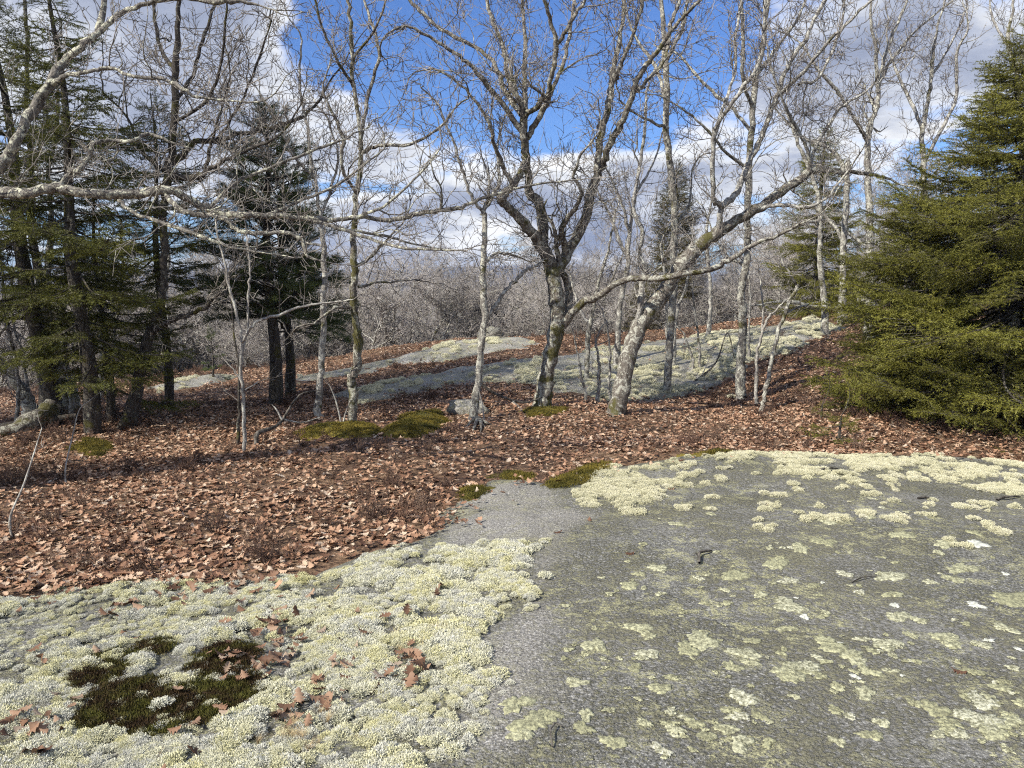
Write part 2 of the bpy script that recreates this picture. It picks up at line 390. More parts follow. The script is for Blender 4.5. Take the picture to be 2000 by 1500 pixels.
def lichen(name, stops):
    m, t, b = mat(name); oi = t.node('ShaderNodeObjectInfo'); p = wpos(t)
    f = t.math('ADD', t.math('MULTIPLY', oi.outputs['Random'], .55), t.math('MULTIPLY', t.rng(t.noise(p, 3.2, 4, .65), .3, .7), .45))
    col = t.ramp(f, stops)
    t.put(b, 'Base Color', col); t.put(b, 'Roughness', .95); b.inputs['Specular IOR Level'].default_value = .1
    return m
M['lichen'] = lichen('reindeer_lichen', [(.05, (.24, .24, .19)), (.16, (.48, .48, .43)), (.32, (.64, .64, .56)), (.55, (.65, .64, .47)), (.78, (.64, .62, .38)), (1, (.56, .54, .28))])
M['lichen_y'] = lichen('cream_lichen', [(0, (.52, .51, .36)), (.5, (.62, .60, .42)), (1, (.68, .66, .52))])
m, t, b = mat('crust_lichen'); oi = t.node('ShaderNodeObjectInfo'); p = wpos(t)
col = t.ramp(oi.outputs['Random'], [(0, (.40, .40, .24)), (.4, (.50, .50, .31)), (.8, (.58, .58, .40)), (1, (.66, .66, .52))])
g = t.noise(p, 65, 4, .7); col = t.mix(t.rng(g, .4, .62), (.17, .17, .11, 1), col)
t.put(b, 'Base Color', col); t.put(b, 'Roughness', .95); bump(t, b, g, .8, .01); M['crust'] = m
m, t, b = mat('moss'); p = wpos(t); oi = t.node('ShaderNodeObjectInfo')
t.put(b, 'Base Color', t.mix(t.rng(t.noise(p, 3, 4, .6), .4, .62), (.085, .078, .015, 1), (.21, .165, .03, 1))); t.put(b, 'Roughness', .9)
bump(t, b, t.noise(p, 90, 3, .6), .8, .02); M['moss'] = m
m, t, b = mat('dark_moss'); p = wpos(t)
t.put(b, 'Base Color', t.mix(t.rng(t.noise(p, 9, 4, .6), .42, .62), (.045, .028, .012, 1), (.085, .085, .016, 1))); t.put(b, 'Roughness', .9); M['dmoss'] = m
m, t, b = mat('dry_grass'); t.put(b, 'Base Color', (.45, .35, .2, 1)); t.put(b, 'Roughness', .7); M['grass'] = m
m, t, b = mat('far_forest_hill'); p = wpos(t)
t.put(b, 'Base Color', t.mix(t.rng(t.noise(p, .01, 5, .6), .4, .6), (.05, .05, .045, 1), (.10, .085, .075, 1))); t.put(b, 'Roughness', 1.0); M['hill'] = m


# ------------------------------------------------------------------ the ground
def axis(core0, core1, step, lo, hi, g=1.16):
    a = list(np.arange(core0, core1 + 1e-6, step)); s = step
    while a[-1] < hi: s *= g; a.append(a[-1] + s)
    s = step; pre = []; c = core0
    while c > lo: s *= g; c -= s; pre.append(c)
    return np.array(pre[::-1] + a)
def grid_faces(nx, ny):
    i = np.arange(nx - 1)[None, :] + np.arange(ny - 1)[:, None] * nx
    return np.stack([i, i + 1, i + 1 + nx, i + nx], -1).reshape(-1, 4)
gx = axis(-12, 12, .08, -4200, 4200); gy = axis(2.5, 20, .08, -4200, 4200)
GX, GY = np.meshgrid(gx, gy)
GZ = ground(GX, GY) + fbm(GX, GY, 4.0, 3, 40) * .03
HILLS = 0
o = obj('forest_floor', mesh_np('forest_floor', np.stack([GX, GY, GZ], -1), grid_faces(len(gx), len(gy))), M['mould']); FLOOR = tag(o, kind='structure')

# granite: sheets that dive under the leaf mould at their ragged edges
SLABP = np.vstack([poly([(-450, 1172), (-150, 1165), (0, 1160), (250, 1145), (480, 1140), (620, 1130), (700, 1088), (870, 1028), (910, 965), (980, 942), (1080, 952), (1130, 940), (1180, 912), (1330, 893),
                         (1500, 884), (1700, 892), (2000, 907), (2300, 915)]), np.array([[8.5, 6.0], [8.5, -1.5], [-6.5, -1.5], [-6.5, 3.4]])])
LEDGES = [poly(q) for q in [
    [(700, 718), (800, 694), (880, 672), (960, 662), (1040, 661), (1030, 682), (930, 694), (820, 708), (740, 722)],
    [(640, 775), (760, 748), (900, 720), (1000, 704), (1200, 678), (1400, 655), (1590, 624), (1640, 640), (1560, 684), (1480, 704), (1420, 742), (1330, 772), (1180, 782), (1080, 764), (1000, 748), (900, 748), (800, 772), (700, 792)],
    [(290, 757), (400, 738), (470, 734), (440, 746), (310, 768)],
    [(560, 742), (640, 728), (730, 712), (740, 724), (650, 738), (580, 750)]]]
def slab_raise(x, y, pg, h=.05, soft=.2, seed=1, amp=.22):
    s = sdist(x, y, pg) + fbm(x, y, 1.6, 4, seed) * amp
    return h * np.tanh(s / soft)
def surf(x, y):
    x = np.asarray(x, float); y = np.asarray(y, float); g = ground(x, y); e = slab_raise(x, y, SLABP)
    for i, pg in enumerate(LEDGES): e = np.maximum(e, slab_raise(x, y, pg, .11, .40, 20 + i, .4))
    return g + np.maximum(e, 0)
def szf(x, y): return float(surf(np.array([x]), np.array([y]))[0])
def sheet(name, pg, step, h, soft, seed, amp, m, pad=.6, micro=.01):
    x0, y0 = pg.min(0) - pad; x1, y1 = pg.max(0) + pad
    ax = np.arange(x0, x1, step); ay = np.arange(y0, y1, step); X, Y = np.meshgrid(ax, ay)
    e = slab_raise(X, Y, pg, h, soft, seed, amp); Z = ground(X, Y) + e + fbm(X, Y, 3.0, 4, seed + 5) * micro * (1 if h < .1 else 3)
    Fq = grid_faces(len(ax), len(ay)); keep = (e.ravel()[Fq] > -h * .75).any(1); Fq = Fq[keep]
    us = np.unique(Fq); mp = np.full(X.size, -1); mp[us] = np.arange(len(us))
    V = np.stack([X, Y, Z], -1).reshape(-1, 3)[us]
    return obj(name, mesh_np(name, V, mp[Fq]), m)
BAREP = np.vstack([poly([(960, 950), (1070, 955), (1090, 1010), (1190, 1020), (1120, 1080), (1080, 1150), (1100, 1230), (1080, 1330), (1020, 1420), (1000, 1500)]), poly([(900, 1500), (940, 1300), (1030, 1215), (1030, 1080), (870, 1085), (870, 1035)])])
SLAB = tag(sheet('granite_slab', SLABP, .035, .05, .2, 1, .22, M['granite']), kind='structure')
def float_attr(o, nm, fn):
    me = o.data; v = np.zeros(len(me.vertices) * 3, np.float32); me.vertices.foreach_get('co', v); v = v.reshape(-1, 3)
    a = me.attributes.new(nm, 'FLOAT', 'POINT'); a.data.foreach_set('value', fn(v[:, 0].astype(float), v[:, 1].astype(float)).astype(np.float32))
float_attr(SLAB, 'bare', lambda x, y: np.clip((sdist(x, y, BAREP) + fbm(x, y, 3, 4, 131, .6) * .25) / .22 + .35, 0, 1))
for i, pg in enumerate(LEDGES):
    tag(sheet('granite_ledge', pg, .07, .11, .40, 20 + i, .4, M['ledge'], 1.2), kind='structure')

# far hills beyond the valley
hx = np.linspace(-1500, 1500, 160); hy = np.linspace(1300, 2000, 40); HX, HY = np.meshgrid(hx, hy)
prof = np.sin((HY - 1300) / 700 * pi) ** .7
HZ = -16 + prof * (36 + 34 * fbm(HX, HY * .4, .0022, 4, 77))
tag(obj('hills', mesh_np('hills', np.stack([HX, HY, HZ], -1), grid_faces(160, 40)), M['hill']), kind='structure')


# ------------------------------------------------------------------ scattering (instances of small templates, for what nobody could count)
def scatter(name, pts, rot, scl, idx, templates, label=None):
    me = bpy.data.meshes.new(name); me.vertices.add(len(pts)); me.vertices.foreach_set('co', np.asarray(pts, np.float32).ravel())
    for nm, ty, ar, key in (('rot', 'FLOAT_VECTOR', rot, 'vector'), ('scl', 'FLOAT', scl, 'value'), ('pick', 'INT', idx, 'value')):
        at = me.attributes.new(nm, ty, 'POINT'); at.data.foreach_set(key, np.asarray(ar, np.int32 if ty == 'INT' else np.float32).ravel())
    o = obj(name, me); c = bpy.data.collections.new(name + '_pieces')
    for tm in templates: c.objects.link(tm)
    ng = bpy.data.node_groups.new(name, 'GeometryNodeTree'); g = NT(ng)
    ng.interface.new_socket('Geometry', in_out='INPUT', socket_type='NodeSocketGeometry'); ng.interface.new_socket('Geometry', in_out='OUTPUT', socket_type='NodeSocketGeometry')
    gi = g.node('NodeGroupInput'); go = g.node('NodeGroupOutput'); ci = g.node('GeometryNodeCollectionInfo'); ci.inputs['Collection'].default_value = c
    ci.inputs['Separate Children'].default_value = True; ci.inputs['Reset Children'].default_value = True
    def attr(nm, ty): n = g.node('GeometryNodeInputNamedAttribute', data_type=ty); n.inputs['Name'].default_value = nm; return n.outputs['Attribute']
    er = g.node('FunctionNodeEulerToRotation'); g.l.new(attr('rot', 'FLOAT_VECTOR'), er.inputs[0])
    ip = g.node('GeometryNodeInstanceOnPoints'); ip.inputs['Pick Instance'].default_value = True
    g.l.new(gi.outputs[0], ip.inputs['Points']); g.l.new(ci.outputs[0], ip.inputs['Instance']); g.l.new(attr('pick', 'INT'), ip.inputs['Instance Index'])
    g.l.new(er.outputs[0], ip.inputs['Rotation']); g.l.new(attr('scl', 'FLOAT'), ip.inputs['Scale']); g.l.new(ip.outputs[0], go.inputs[0])
    md = o.modifiers.new('scatter', 'NODES'); md.node_group = ng
    return tag(o, label, kind='stuff')
def template(name, me, m):
    o = bpy.data.objects.new(name, me); me.materials.append(m); return o

# --- leaf templates: lobed, curled dry oak leaves
def leaf_mesh(k):
    rs = np.random.default_rng(100 + k); L = 1.0
    outl = [(0, .03), (.12, .10), (.22, .26), (.30, .12), (.42, .36), (.52, .15), (.66, .34), (.74, .15), (.88, .17), (1.0, .0)]
    cu, ro, tw = rs.uniform(.3, 1.5), rs.uniform(-.9, .9), rs.uniform(-.6, .6); V = []
    for s, wd in outl:
        s2 = s - .5
        for side in (-1, 0, 1):
            wv = wd * side * rs.uniform(.85, 1.15); z = cu * .35 * s2 * s2 + abs(wv) * ro * .9 + tw * s2 * wv + rs.normal(0, .02)
            V.append((s2, wv, z))
    Q = []
    for i in range(len(outl) - 1):
        for j in range(2): Q.append((i * 3 + j, i * 3 + j + 1, i * 3 + 4 + j, i * 3 + 3 + j))
    return mesh_np('oak_leaf', V, Q)
LEAFM = [leaf_mesh(k) for k in range(7)]
LEAFT = [template('dry_leaf_%d' % k, me, M['leaf']) for k, me in enumerate(LEAFM)]

def scatter_ground(n, x0, x1, y0, y1, dens):
    x = RNG.uniform(x0, x1, n); y = RNG.uniform(y0, y1, n); k = RNG.random(n) < dens(x, y); x, y = x[k], y[k]
    return x, y
def inview(x, y, pad=.16):
    return (y > 1.2) & (np.abs(x) < (.665 + pad) * y + .8)
MOSS = [(poly(q), nm) for q, nm in [
    ([(575, 850), (620, 832), (690, 825), (740, 835), (745, 850), (690, 858), (640, 850), (590, 862)], 'low olive moss mat at the foot of the lichen-mottled oak'),
    ([(750, 838), (790, 815), (850, 808), (872, 822), (850, 842), (800, 855), (760, 852)], 'raised olive moss cushion in leaf litter left of the rooted forked tree'),
    ([(1050, 955), (1080, 935), (1130, 915), (1185, 905), (1180, 930), (1140, 960), (1090, 975)], 'golden moss strip between the granite slab and pale cream lichen'),
    ([(950, 935), (1000, 925), (1060, 930), (1050, 942), (990, 945)], 'thin golden moss streak at the head of the bare rock path'),
    ([(130, 885), (170, 862), (215, 868), (225, 882), (190, 892)], 'small moss hummock before the spruce trunks on the shaded side'),
    ([(905, 975), (925, 958), (942, 968), (930, 982)], 'tiny moss tuft at the corner where leaves meet bare rock'),
    ([(1335, 892), (1400, 884), (1450, 886), (1400, 894)], 'dark moss line along the far rim of the slab'),
    ([(1020, 800), (1060, 795), (1100, 800), (1080, 815), (1030, 815)], 'moss collar round the foot of the big forked oak')]]
def moss_in(x, y):
    s = np.full(x.shape, -9.0)
    for pg, _ in MOSS: s = np.maximum(s, sdist(x, y, pg))
    return s
CARP_OUT = SLABP
LEDGE_ALL = lambda x, y: np.max([sdist(x, y, pg) for pg in LEDGES], axis=0)
def leaf_dens(x, y):
    s = sdist(x, y, SLABP) + fbm(x, y, 1.6, 4, 1) * .22; le = LEDGE_ALL(x, y) + fbm(x, y, 1.6, 4, 20) * .4
    d = (np.clip(-s / .14 + .3, 0, 1) + .16 * np.clip(1 - s / .45, 0, 1) * (s > 0)) * np.clip(-le / .2 + .35, 0.03, 1) * np.clip(-moss_in(x, y) / .1 + .25, .22, 1)
    d *= np.clip(.75 + fbm(x, y, .9, 4, 61) * 1.3, .25, 1)
    return d * inview(x, y) * np.clip(1.25 - (y - 4) / 22, .35, 1)
lx, ly = scatter_ground(380000, -13, 13, 3.2, 20, leaf_dens)
n = len(lx); lz = surf(lx, ly) + RNG.uniform(.003, .026, n) + np.where(sdist(lx, ly, CARP_OUT) > -.1, .018, 0)
scatter('leaf_litter', np.stack([lx, ly, lz], -1), np.stack([RNG.normal(0, .27, n), RNG.normal(0, .27, n), RNG.uniform(0, 6.28, n)], -1), RNG.uniform(.026, .062, n) * np.where(RNG.random(n) < .12, 1.45, 1) * np.where(ly < 5.2, 1.15, 1), RNG.integers(0, 7, n), LEAFT,
        'brown fallen oak leaves carpeting the ground between the rocks')

# --- reindeer lichen cushions
def cushion_mesh(k, n=125, flat=.55):
    rs = np.random.default_rng(200 + k); V = []; T = []
    ga = pi * (3 - sqrt(5))
    for i in range(n):
        c = 1 - (i + .5) / n; s = sqrt(1 - c * c); a = i * ga + rs.normal(0, .15)
        lump = 1 + .22 * sin(a * 3 + k) * s + rs.normal(0, .06)
        p = np.array([s * cos(a), s * sin(a), c * flat]) * lump; nr = np.array([s * cos(a), s * sin(a), c + .25]); nr /= np.linalg.norm(nr)
        for j in range(3):
            d = nr + rs.normal(0, .55, 3); d /= np.linalg.norm(d); L = rs.uniform(.18, .46); wd = rs.uniform(.022, .05)
            u = np.cross(d, rs.normal(0, 1, 3)); u /= np.linalg.norm(u); v = np.cross(d, u); b = p - d * .12; o = len(V)
            for q in range(3): V.append(b + (u * cos(q * 2.094) + v * sin(q * 2.094)) * wd)
            tip = p + d * L
            for q in range(3): V.append(tip + (u * cos(q * 2.094 + .6) + v * sin(q * 2.094 + .6)) * wd * 1.0)
            for q in range(3):
                q2 = (q + 1) % 3; T += [(o + q, o + q2, o + 3 + q2), (o + q, o + 3 + q2, o + 3 + q)]
            T.append((o + 3, o + 4, o + 5))
    return mesh_np('lichen_cushion', V, None, T, smooth=False)
CUSH = [cushion_mesh(k) for k in range(5)]
CUSHT = [template('lichen_%d' % k, me, M['lichen']) for k, me in enumerate(CUSH)]
CUSHY = [cushion_mesh(10 + k, 130) for k in range(4)]
CUSHYT = [template('cream_lichen_%d' % k, me, M['lichen_y']) for k, me in enumerate(CUSHY)]

M['lichen_l'] = lichen('ledge_lichen', [(0, (.60, .59, .44)), (.5, (.74, .72, .52)), (1, (.80, .78, .64))])
CUSHLT = [template('ledge_lichen_%d' % k, cushion_mesh(15 + k, 80), M['lichen_l']) for k in range(4)]
CARP = np.vstack([poly([(-450, 1180), (-120, 1172), (100, 1172), (260, 1160), (400, 1140), (480, 1150), (560, 1150), (680, 1130), (780, 1092), (850, 1080), (890, 1098), (1030, 1074), (1046, 1110), (1030, 1160),
                        (1050, 1212), (1000, 1240), (962, 1255), (955, 1330), (930, 1420), (905, 1500)]), np.array([[-.15, 1.9], [-4.3, 1.9]])])
HOLES = [(hit(*c)[:2], r) for c, r in [((210, 1330), .13), ((300, 1290), .07), ((250, 1400), .16), ((350, 1420), .16), ((440, 1320), .13), ((460, 1400), .12), ((480, 1360), .07), ((270, 1375), .05),
                                      ((30, 1310), .12), ((10, 1350), .10), ((190, 1205), .14), ((660, 1170), .09), ((780, 1125), .10), ((860, 1045), .30), ((840, 1210), .07), ((810, 1335), .08), ((50, 1480), .10), ((640, 1415), .05), ((570, 1440), .06), ((530, 1480), .05), ((920, 1065), .12), ((540, 1250), .07), ((300, 1215), .05), ((590, 1255), .05)]]
def carp_dens(x, y):
    s = sdist(x, y, CARP) + fbm(x, y, 3.0, 4, 90, .65) * .30
    d = np.clip(s / .16 + .25, 0, 1)
    for (c, r) in HOLES: d *= np.clip((np.hypot((x - c[0]), (y - c[1]) * .8) + fbm(x, y, 9, 2, 91) * .12 - r * .75) / .08, 0.10, 1)
    d *= np.clip(.50 + fbm(x, y, 7.5, 4, 92, .75) * 2.3, .02, 1)
    return d
lx, ly = scatter_ground(80000, -4.6, .5, 1.9, 4.6, carp_dens); k = inview(lx, ly); lx, ly = lx[k], ly[k]; n = len(lx)
sc = RNG.uniform(.010, .034, n) * (1 + .8 * fbm(lx, ly, 3, 2, 93)); lz = surf(lx, ly) + np.maximum(fbm(lx, ly, 6, 3, 94) * .022, -.004)
scatter('reindeer_lichen', np.stack([lx, ly, lz], -1), np.stack([RNG.normal(0, .2, n), RNG.normal(0, .2, n), RNG.uniform(0, 6.28, n)], -1), sc, RNG.integers(0, 5, n), CUSHT,
        'pale grey-green reindeer lichen spread over the near rock')
print('carpet', n)

BANK = poly([(1130, 1005), (1180, 918), (1290, 910), (1345, 930), (1300, 985), (1200, 1010)])
RIM = np.vstack([poly([(1320, 900), (1400, 890), (1560, 888), (1750, 898), (2000, 912), (2250, 922)]), poly([(2250, 1010), (2000, 975), (1800, 950), (1600, 945), (1450, 935), (1330, 925)])])
SPOT = np.vstack([poly([(1150, 1010), (1330, 925), (1800, 935), (2300, 960)]), poly([(2300, 1230), (2000, 1120), (1700, 1060), (1300, 1050)])])
def cream_dens(x, y):
    a = np.clip((sdist(x, y, BANK) + fbm(x, y, 3, 3, 95) * .25) / .08, 0, 1) * np.clip(.45 + fbm(x, y, 6, 4, 96, .65) * 3.2, 0, 1)
    c = np.clip((sdist(x, y, RIM) + fbm(x, y, 3, 3, 97) * .35) / .10, 0, 1) * np.clip(.22 + fbm(x, y, 4.5, 4, 98, .65) * 3.4, 0, 1)
    e = np.clip(sdist(x, y, SPOT) / .2, 0, 1) * np.clip((fbm(x, y, 6.0, 4, 99, .7) - .42) * 3.5, 0, 1)
    return np.maximum(np.maximum(a, c), e)
lx, ly = scatter_ground(75000, .2, 7.5, 3.6, 7.8, cream_dens); k = inview(lx, ly); lx, ly = lx[k], ly[k]; n = len(lx); print('cream', n)
scatter('cream_lichen', np.stack([lx, ly, surf(lx, ly)], -1), np.stack([RNG.normal(0, .2, n), RNG.normal(0, .2, n), RNG.uniform(0, 6.28, n)], -1), RNG.uniform(.010, .036, n), RNG.integers(0, 4, n), CUSHYT,
        'cream lichen cushions along the far rim of the slab')
LP = poly([(1160, 770), (1200, 716), (1330, 690), (1480, 668), (1610, 640), (1630, 655), (1560, 690), (1480, 722), (1420, 752), (1400, 775), (1290, 790), (1180, 790), (1090, 770)])
def ledge_dens(x, y):
    a = np.clip((sdist(x, y, LP) + fbm(x, y, .8, 3, 101) * .8) / .3, 0, 1) * np.clip(-.02 + fbm(x, y, 2.8, 4, 102, .7) * 3.0, 0, 1)
    c = np.clip((LEDGE_ALL(x, y)) / .4 + .2, 0, 1) * np.clip((fbm(x, y, 1.8, 4, 103, .65) - .22) * 3, 0, .8)
    return np.maximum(a, c)
lx, ly = scatter_ground(80000, -9, 11, 10.5, 20, ledge_dens); k = inview(lx, ly); lx, ly = lx[k], ly[k]; n = len(lx); print('ledge lichen', n)
scatter('ledge_lichen', np.stack([lx, ly, surf(lx, ly)], -1), np.stack([RNG.normal(0, .2, n), RNG.normal(0, .2, n), RNG.uniform(0, 6.28, n)], -1), RNG.uniform(.022, .065, n), RNG.integers(0, 4, n), CUSHLT,
        'pale lichen cushions strewn over the rising ledge behind the oaks')

# --- moss
def moss_tuft(k):
    rs = np.random.default_rng(300 + k); V = []; T = []
    for i in range(60):
        a = rs.uniform(0, 6.28); r = sqrt(rs.random()); p = np.array([r * cos(a), r * sin(a), .25 * (1 - r * r)]); d = np.array([rs.normal(0, .35), rs.normal(0, .35), 1]); d /= np.linalg.norm(d)
        u = np.cross(d, rs.normal(0, 1, 3)); u /= np.linalg.norm(u); o = len(V); wd = .06
        V += [p - u * wd, p + u * wd, p + d * rs.uniform(.2, .5)]; T.append((o, o + 1, o + 2))
    return mesh_np('moss_tuft', V, None, T, smooth=False)
MT = [template('moss_tuft_%d' % k, moss_tuft(k), M['moss']) for k in range(3)]
MTD = [template('dark_moss_tuft_%d' % k, moss_tuft(5 + k), M['dmoss']) for k in range(3)]
allx = []
for pg, lab in MOSS:
    x0, y0 = pg.min(0) - .3; x1, y1 = pg.max(0) + .3; st = .05
    ax = np.arange(x0, x1, st); ay = np.arange(y0, y1, st); X, Y = np.meshgrid(ax, ay)
    s = sdist(X, Y, pg) + fbm(X, Y, 2.2, 3, 111) * .18; hgt = .09 if 'cushion' in lab or 'hummock' in lab else .045
    e = hgt * np.tanh(s / .18); Z = surf(X, Y) + e + fbm(X, Y, 6, 3, 112) * .045
    Fq = grid_faces(len(ax), len(ay)); Fq = Fq[(e.ravel()[Fq] > -.03).any(1)]
    if not len(Fq): continue
    us = np.unique(Fq); mp = np.full(X.size, -1); mp[us] = np.arange(len(us))
    tag(obj('moss_patch', mesh_np('moss_patch', np.stack([X, Y, Z], -1).reshape(-1, 3)[us], mp[Fq]), M['moss']), lab, 'moss')
    nn = int((x1 - x0) * (y1 - y0) * 700); x = RNG.uniform(x0, x1, nn); y = RNG.uniform(y0, y1, nn)
    s = sdist(x, y, pg) + fbm(x, y, 2.2, 3, 111) * .18; k = s > .0; allx.append(np.stack([x[k], y[k], (surf(x[k], y[k]) + hgt * np.tanh(s[k] / .18))], -1))
A = np.vstack(allx); n = len(A)
scatter('moss_tufts', A, np.stack([RNG.normal(0, .2, n), RNG.normal(0, .2, n), RNG.uniform(0, 6.28, n)], -1), RNG.uniform(.025, .06, n), RNG.integers(0, 3, n), MT, 'olive moss shoots on the moss mats')
A = []
for (c, r), keep in zip(HOLES, [1] * 8):
    k = int(r * r * 16000); a = RNG.uniform(0, 6.28, k); q = r * 1.05 * np.sqrt(RNG.random(k)); A.append(np.stack([c[0] + q * np.cos(a), c[1] + q * np.sin(a) * 1.2], -1))
A = np.vstack(A); n = len(A)
scatter('dark_moss', np.column_stack([A, surf(A[:, 0], A[:, 1]) + .004]), np.stack([RNG.normal(0, .25, n), RNG.normal(0, .25, n), RNG.uniform(0, 6.28, n)], -1), RNG.uniform(.02, .04, n), RNG.integers(0, 3, n), MTD,
        'dark brown-green haircap moss in gaps of the lichen')

# --- low leafless shrubs in the litter
def shrub_mesh(k):
    rs = random.getstate(); random.seed(500 + k); out = []
    for i in range(7):
        a = random.uniform(0, 6.28); grow(out, (random.gauss(0, .12), random.gauss(0, .12), -.02), _norm((cos(a) * .5, sin(a) * .5, 1)), random.uniform(.4, .9), .02, 2, kink=.22, up=.12, dens=.9, rmin=.012)
    random.setstate(rs); o = tubes('low_shrub_%d' % k, out, 3, M['shrub']); COL.objects.unlink(o); return o
SHT = [shrub_mesh(k) for k in range(4)]
def shrub_dens(x, y):
    d = np.clip((fbm(x, y, .55, 3, 121) + .12 + .22 * (x < -.5) * (y < 9)) * 2.2, 0, 1) * np.clip(-(sdist(x, y, SLABP)) / .3, 0, 1) * np.clip(-LEDGE_ALL(x, y) / .3 + .2, .02, 1)
    return d * inview(x, y) * np.clip(-moss_in(x, y) / .2, 0, 1)
lx, ly = scatter_ground(6500, -12, 11, 4.2, 19, shrub_dens); n = len(lx); print('shrubs', n)
scatter('undergrowth', np.stack([lx, ly, surf(lx, ly)], -1), np.stack([RNG.normal(0, .2, n), RNG.normal(0, .2, n), RNG.uniform(0, 6.28, n)], -1), RNG.uniform(.07, .24, n), RNG.integers(0, 4, n), SHT,
        'low leafless heath stems standing in the leaf litter')
#@@TREES
# ------------------------------------------------------------------ bare trees
def crown(tw, m_thick, th, q, lim):
    pa = [k for k in tw if k[1][0] > lim]; pb = [k for k in tw if k[1][0] <= lim]; Vs, Qs, ns = [], [], []; off = 0
    for pp, sd in ((pa, 5), (pb, 3)):
        if not pp: ns.append(0); continue
        o = tubes('tmp', pp, sd, None, None, q); me = o.data; v = np.zeros(len(me.vertices) * 3, np.float32); me.vertices.foreach_get('co', v); lv = np.zeros(len(me.loops), np.int32); me.loops.foreach_get('vertex_index', lv)
        Vs.append(v.reshape(-1, 3)); Qs.append(lv.reshape(-1, 4) + off); off += len(me.vertices); ns.append(len(me.polygons)); bpy.data.objects.remove(o); bpy.data.meshes.remove(me)
    if not Vs: return
    me = mesh_np('crown', np.vstack(Vs), np.vstack(Qs)); me.materials.append(m_thick); me.materials.append(M['twig'])
    me.polygons.foreach_set('material_index', np.concatenate([np.zeros(ns[0], np.int32), np.ones(ns[1], np.int32)])); obj('crown', me, None, th)
def bare_tree(name, label, base, trunk, limbs, mats=('oak', 'oak'), group=None, every=.34, Lr=(.5, 1.3), lev=2, t0=.35, dens=1.0, d=None, sides=12, extra=None, trunk_twigs=True, cat='tree', rmin=.0040):
    """trunk and limbs follow the tree's stems; limbs carry crooked side twigs"""
    q = hit(*base) if d is None else np.array([*P(base[0], base[1], d)[:2], 0.0])
    d0 = q[1]; q[2] = gz(q[0], q[1])
    th = thing(name, label, cat, tuple(q), group); every = every * .64; Lr = (Lr[0] * 1.05, Lr[1] * 1.2)
    tp, tr = px_limb(trunk, d0)
    # root flare reaching under the litter
    tp[0] = [tp[0][0], tp[0][1], q[2] - .12]; tr[0] *= 1.5; tr[1] *= 1.25; tr[2] *= 1.1
    tubes('trunk', [(tp, tr)], sides, M[mats[0]], th, q, rough=.22)
    tw = []
    if trunk_twigs: limb_twigs(tw, tp, tr, every * 1.3, Lr, lev, t0, dens, rmin=rmin)
    for lb in limbs:
        lp, lr = px_limb(lb, d0)
        tubes('limb', [(lp, lr)], 8, M[mats[1]], th, q, rough=.2)
        limb_twigs(tw, lp, lr, every, Lr, lev, .12, dens, rmin=rmin)
    if extra: extra(tw, d0)
    crown(tw, M[mats[1]], th, q, .009)
    return th

